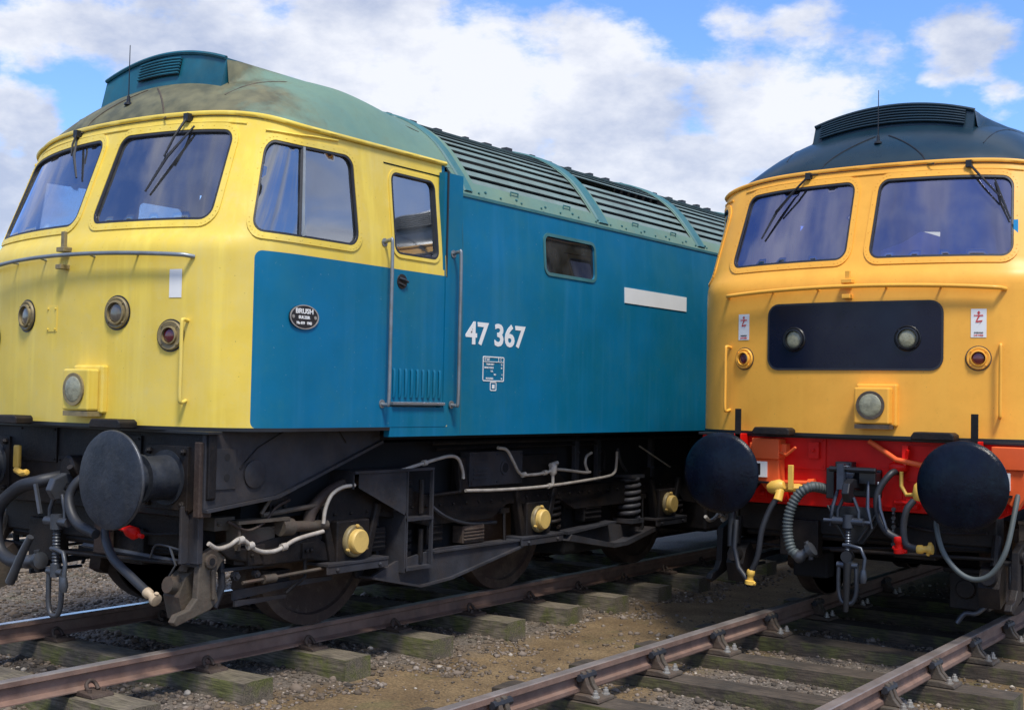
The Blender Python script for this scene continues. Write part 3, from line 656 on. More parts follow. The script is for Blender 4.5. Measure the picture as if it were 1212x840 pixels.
def front_fittings(P, T, col):
    tt = P['two_tone']
    # nose handrail
    m_ = MB(); pts = [cabm(s, 2.375+.03*(1-(s/1.03)**2), .055) for s in [(-1.0+2.0*i/40) for i in range(41)]]
    a = cabm(-1.035, 2.372, .0); b = cabm(1.035, 2.372, .0); m_.tube([a]+pts+[b], .0135 if tt else .015, 8)
    for s in (-.62, -.25, .25, .62): m_.tube([cabm(s, 2.39, 0), cabm(s, 2.375+.03*(1-(s/1.03)**2), .055)], .008, 6)
    m_.build('nose_handrail', M['chrome'] if tt else M[col], T, smooth=60)
    m_ = MB(); c = cabm(-.02, 2.45, .0); m_.box(c.x-.04, c.x+.04, c.y-.06, c.y+.04, 2.44, 2.47); m_.box(c.x-.015, c.x+.02, c.y-.045, c.y-.02, 2.46, 2.57 if tt else 2.53); m_.box(c.x-.03, c.x+.03, c.y-.07, c.y+.0, 2.33, 2.36); m_.build('lamp_bracket', M['bezel'] if tt else M[col], T, bevel=.004)
    # grab handles
    for s in (-1.005, 1.005):
        m_ = MB(); m_.tube(crom([cabm(s+.0, 1.995, 0), cabm(s, 2.0, .045), cabm(s, 1.97, .06), cabm(s, 1.75, .06), cabm(s, 1.54, .06), cabm(s, 1.51, .045), cabm(s, 1.52, 0)], 5), .0115, 8); m_.build('nose_grab_handle', M[col], T, smooth=60)
    def lamp(s, z, r, ringr, lensm, name, bez, dome=.02, back=None):
        c = cabm(s, z, 0); n = (cabm(s, z, .1)-c).normalized()
        m_ = MB(); m_.lathe([(-.01, ringr), (.012, ringr), (.018, ringr*.93), (.014, r*1.22), (.028, r*1.18), (.03, r*1.02), (.006, r*.98)], c, n, 32)
        for k in range(4):
            an = R(45+90*k); e = n.cross(Vector((0, 0, 1))).normalized(); m_.bolt(c+n*.016+(e*math.cos(an)+Vector((0, 0, 1))*math.sin(an))*ringr*.86, n, .006, .006)
        o = m_.build(name, M[bez], T, smooth=50)
        if back:
            m_ = MB(); m_.lathe([(.001, ringr*1.1), (.004, ringr*1.1), (.004, ringr*.9)], c, n, 32); m_.build('lamp_gasket', M[back], o)
        m_ = MB(); m_.lathe([(.0, r), (.012, r*.98), (.012+dome*.3, r*.75), (.012+dome*.45, r*.3), (.012+dome*.45, .001)], c, n, 28); m_.build('lamp_lens', M[lensm], o, smooth=80)
        return o
    if tt:
        for s in (-.465, .465): lamp(s, 2.048, .062, .098, 'lensdark', 'marker_lamp', 'bezel', back='black')
        for s in (-.97, .885): lamp(s, 1.908, .046, .09, 'lensred', 'tail_lamp', 'bezel', back='black')
        m_ = MB()
        c = cabm(-.16, 2.02, .004); m_.add([cabm(-.215, 1.94, .004), cabm(-.105, 1.94, .004), cabm(-.105, 2.10, .004), cabm(-.215, 2.10, .004), cabm(-.215, 1.94, 0), cabm(-.105, 1.94, 0), cabm(-.105, 2.10, 0), cabm(-.215, 2.10, 0)], [(0, 1, 2, 3), (0, 4, 5, 1), (1, 5, 6, 2), (2, 6, 7, 3), (3, 7, 4, 0)])
        for s, z in ((-.20, 1.955), (-.12, 1.955), (-.20, 2.085), (-.12, 2.085)): m_.bolt(cabm(s, z, .004), (0, -1, 0), .007, .005)
        m_.build('nose_hatch', M['yellow'], T)
        shell(cabm, [(.865, 2.135), (.955, 2.135), (.955, 2.305), (.865, 2.305)], (), (), .03, off=.003, rim=0).build('blank_white_label', M['white'], T)
    else:
        pan = rpoly([(-.645, 1.835), (.625, 1.835), (.625, 2.295), (-.645, 2.295)], .075)
        p = shell(cabm, pan, (), (), .05, off=.008, rim=.012, rimout=True).build('headcode_panel', M['navy'], T, smooth=40, flip='keep')
        ring(cabm, pan, .0, -.014, 0, .009).build('panel_edging', M['rubber'], p)
        m_ = MB()
        for i in range(9):
            for z in (1.87, 2.13): m_.bolt(cabm(-.3+.055*i, z, .008), (0, -1, 0), .004, .003)
        m_.build('panel_rivets', M['black'], p)
        for s in (-.435, .40): lamp(s, 2.045, .064, .092, 'lens', 'marker_lamp', 'black', back='navy')
        for s in (-.87, .865): lamp(s, 1.908, .045, .078, 'lensred', 'tail_lamp', 'orange', back='guard')
        for s in (-.88, .865):
            o = shell(cabm, [(s-.05, 2.05), (s+.05, 2.05), (s+.05, 2.245), (s-.05, 2.245)], (), (), .03, off=.003, rim=0).build('warning_label', M['white'], T, label='white warning label with red lightning arrow')
            m_ = MB(); z0 = 2.05
            def q(pts): m_.add([cabm(s+a, z0+b, .006) for a, b in pts], [tuple(range(len(pts)))])
            q([(.000, .182), (-.012, .166), (.012, .166)]); q([(-.004, .168), (.004, .168), (.004, .155), (-.004, .155)])
            q([(-.002, .150), (.010, .150), (-.008, .118), (-.018, .112)]); q([(-.020, .112), (.026, .118), (.020, .108), (-.018, .102)]); q([(.026, .118), (.012, .105), (-.012, .062), (.004, .090)])
            m_.build('lightning_symbol', mat('label_red', (.55, .03, .03), .5), o)
            ex = (cabm(s+.02, 2.1)-cabm(s-.02, 2.1)).normalized()
            for tx, zz, mm in (('DANGER', 2.195, 'red'), ('OVERHEAD', 2.078, 'navy'), ('LIVE WIRES', 2.060, 'red')):
                text(tx, .014, 'label_lettering', M[mm], o, cabm(s-.03, zz, .005), ex, (0, 0, 1), width=.06, thick=.0005, bold=.0003)
    # headlight box
    hx = .19 if not tt else .25; c = cabm(hx, 1.57, 0)
    hm = M[col]; m_ = MB(); yf = c.y-.115
    m_.prism([(hx-.125, 1.445), (hx+.125, 1.445), (hx+.125, 1.70), (hx-.125, 1.70)], 'y', yf, c.y-.03); m_.box(hx-.14, hx+.15, c.y-.03, c.y+.02, 1.43, 1.725); o = m_.build('headlight', hm, T, bevel=.012)
    m_ = MB(); m_.box(hx-.12, hx+.125, yf+.005, c.y-.005, 1.412, 1.442); m_.lathe([(0, .1), (.012, .1), (.012, .092)], (hx-.005, yf, 1.575), (0, -1, 0), 28); m_.build('headlight_seal', M['bezel'] if tt else M['guard'], o)
    m_ = MB(); m_.lathe([(0, .086), (.006, .086), (.011, .07), (.014, .035), (.015, .001)], (hx-.005, yf-.004, 1.575), (0, -1, 0), 28); m_.build('headlight_lens', M['lens'], o, smooth=80)
    # steps along the bottom edge
    for sx in ((-.57, .60) if not tt else (-.50, .53)):
        c = cabm(sx, 1.37, 0); m_ = MB(); m_.prism([(sx-.14, 1.345), (sx+.15, 1.345), (sx+.15, 1.385), (sx+.125, 1.40), (sx-.12, 1.40), (sx-.14, 1.37)], 'y', c.y-.14, c.y-.003); m_.build('nose_step', M['frame'], T, bevel=.008)
    # wipers
    for (piv, mid, tip) in P['wipers']:
        m_ = MB(); a = cabm(*piv, .03); b = cabm(*mid, .045); c = cabm(*tip, .012); d = b+(b-c).normalized()*(.20)
        d = cabm(mid[0]+(mid[0]-tip[0])*1.05+.03, mid[1]+(mid[1]-tip[1])*1.05, .012)
        m_.lathe([(-.03, .022), (.01, .022), (.015, .012)], cabm(*piv, .01), (0, -1, 0), 10)
        m_.tube([a, a.lerp(b, .5)+Vector((0, -.012, 0)), b], [.010, .008, .0065], 6); m_.box(a.x-.02, a.x+.02, a.y-.015, a.y+.02, a.z-.025, a.z+.025)
        w_ = m_.build('wiper_arm', M['black'], T, smooth=40)
        m_ = MB(); m_.tube([d, b+Vector((0, .02, 0)), c], [.006, .011, .007], 5); m_.build('wiper_blade', M['rubber'], w_)
    if not tt: pass

def hose(pts, r, T, name, matn, ends=(), ribs=False, n=8):
    p = crom(pts, n); m_ = MB()
    if ribs:
        ln = [0]
        for i in range(1, len(p)): ln.append(ln[-1]+(p[i]-p[i-1]).length)
        k = int(ln[-1]/.0065); q = [Vector([float(np.interp(ln[-1]*i/k, ln, [v[j] for v in p])) for j in range(3)]) for i in range(k+1)]
        m_.tube(q, [r*(1.08 if (i//2) % 2 else .90) for i in range(len(q))], 14)
    else: m_.tube(p, r, 12)
    o = m_.build(name, M[matn], T, smooth=60)
    for (pos, d, mm, big) in ends:
        m_ = MB(); a = Vector(pos); d = Vector(d).normalized(); m_.lathe([(-.045*big, .026*big), (-.04*big, .03*big), (-.01*big, .03*big), (0, .022*big), (.03*big, .024*big), (.035*big, .036*big), (.06*big, .036*big), (.065*big, .02*big)], a, d, 14)
        e = d.cross(Vector((0, 1, .2))).normalized(); m_.tube([a+d*.02*big-e*.04*big, a+d*.045*big, a+d*.05*big+e*.045*big], .013*big, 8); m_.build('hose_coupling', M[mm], o, smooth=50)
    return o

def buffer(T, x, matn, r, P, zc=1.06):
    yb = .44; sh = MB(); sh.lathe([(0, .165), (.02, .165), (.02, .135), (.20, .128), (.20, .142), (.225, .142), (.225, .105), (.42, .100)], (x, yb, zc), (0, -1, 0), 32)
    for k in range(4):
        an = R(45+90*k); 
    root = sh.build('buffer', M['greasy' if P['two_tone'] else 'frame'], T, smooth=40)
    h = MB(); y = .0
    dm = P['dome_h']
    h.lathe([(-.02-dm, .0005)]+[(-.02-dm*(1-(q/10)**2), r*q/10) for q in range(1, 10)]+[(-.018, r*.985), (-.004, r), (.008, r*.99), (.028, r*.80), (.05, .13), (.08, .105)], (x, .038, zc), (0, 1, 0), 56); h.build('buffer_head', M[matn], root, smooth=50)
    rm = MB(); rm.lathe([(-.001, r*1.004), (-.010, r*1.002), (-.014, r*.985)], (x, .038-.0, zc), (0, 1, 0), 56); rm.build('worn_rim', M['steel' if P['two_tone'] else 'bufblack'], root, smooth=50)
    f = MB(); f.box(x-.19, x+.19, yb-.016, yb+.004, zc-.19, zc+.19)
    for dx in (-.155, .155):
        for dz in (-.155, .155): f.bolt((x+dx, yb-.016, zc+dz), (0, -1, 0), .022, .02)
    f.build('buffer_flange', M['frame'] if P['two_tone'] else M['red'], root, bevel=.006)

def bufferbeam(P, T):
    tt = P['two_tone']; bm_ = M['frame'] if tt else M['red']
    m_ = MB(); m_.prism([(-1.22, .95), (-1.0, .83), (1.0, .83), (1.22, .95), (1.22, 1.34), (-1.22, 1.34)], 'y', .44, .50); o = m_.build('bufferbeam', bm_, T, bevel=.006)
    for bb_ in ((-.62, -.22, .425, .438, 1.10, 1.33), (-.20, .34, .425, .438, .86, 1.14), (.36, .62, .425, .438, 1.05, 1.30)):
        m_ = MB(); m_.box(*bb_)
        for cx_ in (bb_[0]+.02, bb_[1]-.02):
            for cz_ in (bb_[4]+.02, bb_[5]-.02): m_.bolt((cx_, .425, cz_), (0, -1, 0), .008, .006)
        m_.build('beam_plate', bm_, o, bevel=.004)
    # shadow gap / valance strip at the top of the beam
    m_ = MB(); m_.box(-1.24, 1.24, .41, .52, 1.325, 1.343); m_.build('beam_cap', M['black'], o, bevel=.003)
    for x in ((-.93 if tt else -.8635), .8635): buffer(T, x, P['bufmat'], P['bufr'], P)
    # drawhook and screw coupling
    dh = P.get('hookx', 0.02); m_ = MB(); m_.box(dh-.13, dh+.15, .40, .437, .92, 1.12); root = m_.build('drawhook_plate', M['frame'] if tt else M['black'], T, bevel=.01)
    m_ = MB(); hp = [(.42, 1.03), (.30, 1.05), (.20, 1.06), (.12, 1.03), (.09, .96), (.13, .90), (.20, .89), (.23, .93), (.19, .96), (.21, .99), (.28, .985), (.42, .96)]; m_.prism(hp, 'x', dh-.028, dh+.028); m_.build('drawhook', M['steel'] if tt else M['black'], root, bevel=.01)
    sc_ = MB(); z = .90
    for sx in (-.075, .075): sc_.tube([(dh+sx*.45, .17, .93), (dh+sx, .165, .84), (dh+sx, .165, .77)], .013, 8)
    sc_.tube([(dh-.11, .165, .765), (dh+.11, .165, .765)], .028, 10); sc_.lathe([(-.045, .04), (.045, .04)], (dh, .165, .765), (0, 0, 1), 12)
    sc_.tube([(dh, .165, .77), (dh, .165, .47)], .019, 8)
    for k in range(12): sc_.lathe([(0, .019), (.008, .025), (.016, .019)], (dh, .165, .72-.02*k), (0, 0, 1), 10)
    sc_.tube([(dh-.03, .15, .60), (dh+.02, .15, .60), (dh+.10, .145, .585), (dh+.13, .14, .52), (dh+.12, .14, .42)], .014, 8); sc_.lathe([(0, .018), (.05, .028), (.09, .02)], (dh+.12, .14, .44), (0, 0, -1), 10)
    sc_.lathe([(-.04, .032), (.04, .032)], (dh, .165, .47), (0, 0, 1), 12); sc_.tube([(dh-.075, .165, .46), (dh+.075, .165, .46)], .022, 8)
    sc_.tube(crom([(dh-.062, .165, .46), (dh-.065, .165, .36), (dh-.06, .165, .26), (dh-.03, .165, .20), (dh+.03, .165, .20), (dh+.06, .165, .26), (dh+.065, .165, .36), (dh+.062, .165, .46)], 5), .0165, 8)
    sc_.build('screw_coupling', M['steel'] if tt else mat('oiled_steel', (.06, .07, .09), .3, metal=.6, var=.4), root, smooth=50)
    # rubbing boxes / drag box below the beam
    m_ = MB(); m_.box(-.95, .95, .55, .75, .62, .82); m_.box(-.6, -.3, .50, .60, .45, .72); m_.box(.25, .55, .52, .62, .5, .72); m_.tube([(-.9, .6, .60), (.9, .6, .60)], .028, 8); m_.tube([(-.2, .48, .52), (.95, .48, .55)], .016, 6)
    m_.build('drag_box', M['frame'], T, bevel=.008)
    m_ = MB(); m_.tube(crom([(-1.0, .58, .52), (-.5, .60, .50), (.2, .6, .55), (.95, .58, .60)], 5), .014, 6); m_.tube(crom([(.3, .5, .82), (.35, .5, .74), (.62, .49, .70), (.9, .5, .72)], 5), .011, 6)
    m_.build('brake_pipework', M['frame'], T, smooth=50)
    P['fit'](T, P)

def fit_blue(T, P):
    hose([(-.10, .42, 1.02), (-.16, .26, .985), (-.37, .25, .93), (-.56, .24, .78), (-.55, .24, .56), (-.40, .24, .47), (-.20, .24, .48)], .042, T, 'brake_hose', 'rubber', [((-.17, .24, .485), (1, 0, .15), 'steel', 1.5)])
    hose([(.33, .42, 1.08), (.31, .25, 1.04), (.27, .18, .92), (.37, .16, .78), (.58, .15, .72)], .030, T, 'brake_hose', 'rubber')
    hose([(.56, .30, .76), (.60, .20, .73), (.74, .15, .60), (.92, .15, .50), (1.06, .15, .43)], .027, T, 'brake_hose', 'rubber', [((1.09, .15, .415), (1, 0, -.45), 'tapend', 1.0)])
    m_ = MB(); m_.lathe([(0, .10), (.02, .11), (.10, .11), (.115, .095)], (.05, .44, 1.05), (-.25, -1, 0), 24); m_.tube([(.16, .40, 1.0), (.22, .25, 1.05), (.24, .2, 1.10)], .02, 8); m_.build('train_pipe_cock', M['frame'], T, smooth=40)
    m_ = MB(); m_.box(-.60, -.54, .36, .39, 1.05, 1.20); m_.tube([(-.56, .36, 1.04), (-.46, .34, 1.02), (-.4, .34, 1.03)], .022, 8); m_.build('yellow_cock_handle', M['tap'], T, bevel=.01)
    m_ = MB(); m_.lathe([(0, .02), (.03, .035), (.09, .04), (.12, .02)], (.56, .38, .73), (1, 0, -.2), 12); m_.tube([(.48, .38, .74), (.72, .38, .70)], .014, 6); m_.build('red_cock_handle', M['red'], T, smooth=50)
    m_ = MB(); m_.tube([(.56, .38, .77), (.60, .38, .88)], .006, 6); m_.tube(crom([(.67, .48, .56), (.72, .48, .64), (.85, .48, .64), (1.08, .48, .61)], 4), .007, 6); m_.tube([(.0, .50, .58), (1.1, .50, .55)], .018, 6); m_.tube([(.85, .48, .64), (.93, .46, .54), (.86, .46, .45)], .008, 6); m_.build('bent_rods', M['steel'], T, smooth=50)
    m_ = MB(); m_.box(.18, .30, .43, .50, .55, .80); m_.build('rusty_hanger', M['rust'], T, bevel=.01)
    m_ = MB(); m_.tube([(-.02, .12, .66), (-.10, .12, .55), (-.22, .12, .36)], [.022, .026, .03], 8); m_.tube([(-.06, .17, .98), (.0, .17, .80)], .016, 6); m_.build('coupling_tommy_bar', M['steel'], T, smooth=50)
    # steam heating / bracket post at the right end of the beam
    m_ = MB(); m_.box(1.02, 1.12, .46, .50, .56, .90); m_.box(1.02, 1.04, .40, .46, .56, .90); m_.build('lifeguard_post', M['plate'], T, bevel=.004)
    m_ = MB(); m_.box(1.135, 1.185, .40, .425, .84, 1.28); m_.box(1.165, 1.185, .425, .50, .84, 1.28); m_.build('beam_end_angle', M['rust'], T, bevel=.006)
    # side frame plate (gusset) on both sides
    for sg in (1, -1):
        X = 1.20; pl = [k_plane(*p, X) for p in [(.34, 1.345), (.34, .90), (.90, .955), (1.85, 1.275), (1.85, 1.345)]]
        m_ = MB(); m_.prism(pl, 'x', *sorted((sg*(X-.03), sg*X))); o = m_.build('side_frame_plate', M['plate'], T, bevel=.003)
        m_ = MB()
        for a, b in ((1, 2), (2, 3)):
            p, q = pl[a], pl[b]; d = Vector((q[0]-p[0], q[1]-p[1])).normalized(); nn = Vector((-d.y, d.x))*.018
            m_.prism([p, q, (q[0]-nn.x, q[1]-nn.y), (p[0]-nn.x, p[1]-nn.y)], 'x', *sorted((sg*(X-.05), sg*(X+.03))))
        m_.build('frame_flange', M['plate'], o)
        y_, z_ = k_plane(.72, 1.09, X); m_ = MB(); m_.lathe([(0, .085), (.012, .085), (.016, .075)], (sg*X, y_, z_), (sg, 0, 0), 28)
        m_.build('frame_boss', M['plate'], o, smooth=40); m_ = MB(); m_.box(*sorted((sg*X, sg*(X+.008))), k_plane(.40, 0, X)[0], k_plane(.57, 0, X)[0], 1.0, 1.24); m_.build('doubler_plate', M['plate'], o, bevel=.002); m_ = MB()
        m_.tube([(sg*(X+.004), y_+.24, 1.34), (sg*(X+.004), y_+.02, 1.24), (sg*(X+.004), y_-.12, 1.12)], .004, 5); m_.tube([(sg*(X+.004), 1.55, 1.34), (sg*(X+.004), 1.62, 1.26)], .006, 5)
        m_.build('weld_seam', M['frame'], o, smooth=40)
        m_ = MB()
        for z in (1.07, 1.19): m_.lathe([(0, .022), (.0012, .022)], (sg*(X+.0085), k_plane(.50, 0, X)[0], z), (sg, 0, 0), 14)
        m_.build('plate_holes', M['void'], o)

def fit_orange(T, P):
    # black skirting under the nose edge, dark green corners
    m_ = MB(); m_.prism([(1.18, 1.34), (1.30, 1.24), (1.34, 1.05), (1.34, 1.36), (1.18, 1.36)], 'y', .55, .75); m_.build('corner_skirt', M['green'], T)
    for sg in (1, -1): MB().box(*sorted((sg*1.26, sg*1.33)), .7, 2.4, 1.0, 1.345).build('lower_body_skirt', M['green'], T)
    # lamp irons
    for x in (-.86, .865):
        m_ = MB(); m_.box(x-.024, x+.024, .30, .312, 1.27, 1.53); o = m_.build('lamp_iron', M['frame'], T, bevel=.003)
        m_ = MB(); m_.box(x-.03, x+.03, .30, .44, 1.25, 1.345); m_.build('lamp_iron_bracket', M['red'], o, bevel=.004)
    # jumper boxes
    for x in (-.63, 1.09):
        m_ = MB(); m_.box(x-.115, x+.10, .30, .435, 1.165, 1.315); m_.box(x-.15, x+.14, .34, .42, 1.21, 1.28); m_.tube([(x+.08, .33, 1.22), (x+.16, .30, 1.20), (x+.24, .28, 1.26)], .012, 6)
        m_.prism([(x-.09, 1.165), (x+.09, 1.165), (x+.10, .99), (x+.04, .90), (x-.02, .95), (x-.06, 1.0), (x-.10, 1.02)], 'y', .32, .43)
        o = m_.build('jumper_socket', M['redor'], T, bevel=.012)
        MB().box(x-.125, x+.005, .305, .319, 1.03, 1.145).build('socket_data_label', M['white'], o)
        MB().box(x-.075, x-.045, .303, .3045, 1.045, 1.13).build('label_mark', M['black'], o); MB().box(x-.1, x+.02, .30, .318, .985, 1.0).build('socket_rim', M['black'], o)
    # taps and hoses
    m_ = MB(); m_.lathe([(0, .03), (.04, .05), (.10, .05), (.13, .03)], (-.60, .28, .95), (1, 0, .25), 14); m_.tube([(-.58, .3, .97), (-.50, .26, .93), (-.51, .24, .87)], .034, 10); m_.tube([(-.50, .3, .96), (-.38, .42, .96)], .03, 8); m_.box(-.445, -.405, .27, .29, .95, 1.13); m_.build('yellow_air_cock', M['tap'], T, smooth=40, bevel=.004)
    hose([(-.51, .24, .89), (-.56, .22, .80), (-.61, .20, .65), (-.64, .20, .46), (-.69, .20, .34)], .021, T, 'brake_hose', 'rubber', [((-.695, .2, .31), (-.1, 0, -1), 'tap', 1.0)])
    hose([(-.20, .42, .96), (-.27, .28, .98), (-.35, .24, .92), (-.405, .22, .80), (-.42, .22, .66), (-.39, .22, .53), (-.34, .22, .49)], .036, T, 'vacuum_hose', 'hose', [((-.30, .22, .50), (.75, 0, .5), 'steel', 1.45)], ribs=True)
    m_ = MB(); m_.tube([(-.22, .44, .96), (-.16, .40, .97)], .035, 10); m_.build('vacuum_pipe_stub', M['red'], T, smooth=50)
    m_ = MB(); m_.tube([(-.86, .30, .70), (-.85, .25, .50), (-.80, .22, .36), (-.72, .20, .28)], .02, 8); m_.tube([(-.92, .35, .80), (-.90, .3, .5)], .03, 8); m_.build('hanging_pipe', M['rubber'], T, smooth=50)
    hose([(.33, .42, 1.12), (.30, .30, 1.10), (.23, .25, .97), (.23, .25, .82), (.29, .25, .71), (.38, .25, .66)], .024, T, 'brake_hose', 'rubber', [((.38, .25, .63), (.1, 0, -1), 'red', 1.1)])
    m_ = MB(); m_.lathe([(0, .03), (.03, .045), (.08, .045), (.12, .025)], (.27, .38, 1.14), (1, 0, .1), 12); m_.tube([(.38, .38, 1.17), (.40, .36, 1.27)], .014, 6); m_.box(.36, .40, .36, .38, 1.18, 1.30); m_.build('red_air_cock', M['red'], T, smooth=40)
    m_ = MB(); m_.tube([(.12, .38, 1.32), (.33, .33, 1.20), (.50, .33, 1.17), (.60, .36, 1.20), (.66, .38, 1.27)], .019, 8); m_.lathe([(0, .05), (.06, .06), (.12, .05)], (.56, .34, 1.18), (1, 0, .5), 14); m_.build('orange_pipe_elbow', M['redor'], T, smooth=50)
    hose([(.47, .28, .93), (.43, .25, .86), (.41, .25, .74), (.43, .25, .63), (.52, .25, .60)], .024, T, 'brake_hose', 'rubber', [((.55, .25, .605), (1, 0, .1), 'tap', 1.0)])
    m_ = MB(); m_.lathe([(0, .03), (.04, .045), (.10, .045), (.12, .03)], (.49, .30, .93), (.2, 0, 1), 12); m_.tube([(.49, .3, .97), (.40, .34, .96), (.36, .35, 1.02), (.36, .35, 1.12)], .014, 8); m_.build('yellow_air_cock', M['tap'], T, smooth=50)
    hose([(.655, .25, .86), (.66, .16, .78), (.72, .12, .61), (.83, .10, .49), (.94, .10, .455), (1.04, .11, .51), (1.115, .14, .66), (1.14, .25, .90), (1.14, .33, 1.0)], .0175, T, 'jumper_cable', 'hose')
    m_ = MB()
    for sx in (-.10, .10, .17): m_.tube([(.05+sx, .28, 1.04), (.05+sx*1.25, .20, .86), (.05+sx*1.5, .22, .72)], [.009, .014, .009], 6)
    m_.tube([(-.14, .20, .76), (.20, .20, .76)], .014, 6); m_.lathe([(0, .05), (.03, .06), (.06, .03)], (-.0, .30, 1.09), (-.2, -1, 0), 14); m_.box(-.05, .0, .2, .36, .98, 1.16); m_.build('coupling_links', mat('blue_black_oiled_steel', (.07, .085, .12), .25, metal=.5, var=.4), T, smooth=50)
    m_ = MB(); 
    m_.tube(crom([(.88, .9, .66), (.88, .9, .30), (.85, .88, .24), (.76, .80, .13), (.68, .78, .12), (.63, .76, .05)], 4), .018, 8); m_.tube([(.95, .92, .66), (.95, .92, .30)], .012, 6)
    m_.build('life_guard', M['steel'], T, smooth=50)
    m_ = MB(); m_.prism([(-.13, .86), (.24, .86), (.22, .74), (.12, .60), (.02, .60), (-.10, .74)], 'y', .26, .30); m_.tube([(-.13, .24, .86), (.02, .22, .62)], .010, 6); m_.tube([(.25, .24, .86), (.10, .22, .62)], .010, 6); m_.build('coupling_yoke', M['black'], T, bevel=.006)
    m_ = MB(); m_.tube([(.055, .15, .48), (.05, .15, .30), (.045, .15, .14)], [.030, .026, .018], 8); m_.lathe([(-.03, .04), (.03, .04)], (.05, .16, .52), (0, -1, 0), 14); m_.build('screw_shank', M['black'], T, smooth=50)
    m_ = MB(); m_.box(-.19, -.13, .36, .43, .90, 1.12); m_.box(-.10, .02, .30, .40, 1.10, 1.17); m_.box(.08, .20, .28, .40, 1.02, 1.10); m_.tube([(-.12, .24, 1.12), (.22, .24, 1.12)], .02, 8); m_.build('coupling_bracket', M['black'], T, bevel=.006)
    for (x0, x1, z0, z1) in ((-.60, -.50, .86, .93), (.62, .72, .88, 1.0), (-.34, -.26, 1.18, 1.30), (.38, .46, .86, .93)):
        m_ = MB(); m_.box(x0, x1, .39, .44, z0, z1); m_.bolt(((x0+x1)/2, .39, (z0+z1)/2), (0, -1, 0), .015, .015); m_.build('beam_bracket', M['red'], T, bevel=.006)
    m_ = MB(); m_.tube([(-.62, .40, .99), (-.30, .41, 1.0), (-.20, .41, .95)], .018, 8); m_.lathe([(0, .03), (.05, .035)], (-.34, .40, 1.0), (1, 0, 0), 10); m_.build('beam_pipe', M['redor'], T, smooth=50)
    m_ = MB(); m_.tube([(.30, .40, .90), (.52, .40, .90), (.60, .40, .96), (.60, .42, 1.10)], .016, 8); m_.build('beam_pipe', M['red'], T, smooth=50)
    for lx in [(.335+.0, .62)]:
        m_ = MB()
        for k in range(9): m_.lathe([(-.007, .006), (-.007, .015), (.007, .015), (.007, .006)], (lx[0], .27, .86-.03*k), (1, 0, 0) if k % 2 else (0, 1, 0), 10)
        m_.build('retaining_chain', M['black'], T)
    m_ = MB(); m_.box(.52, .80, .95, 1.1, .12, .42); m_.box(.48, .86, .93, .96, .38, .42); m_.lathe([(0, .07), (.03, .07)], (.64, .95, .27), (0, -1, 0), 16); m_.box(.74, .80, .92, .96, .15, .30); m_.build('sand_box', M['frame'], T, bevel=.01)
    m_ = MB(); m_.box(-.62, -.34, .8, .95, .26, .46); m_.build('hanging_air_tank', M['void'], T, bevel=.02)

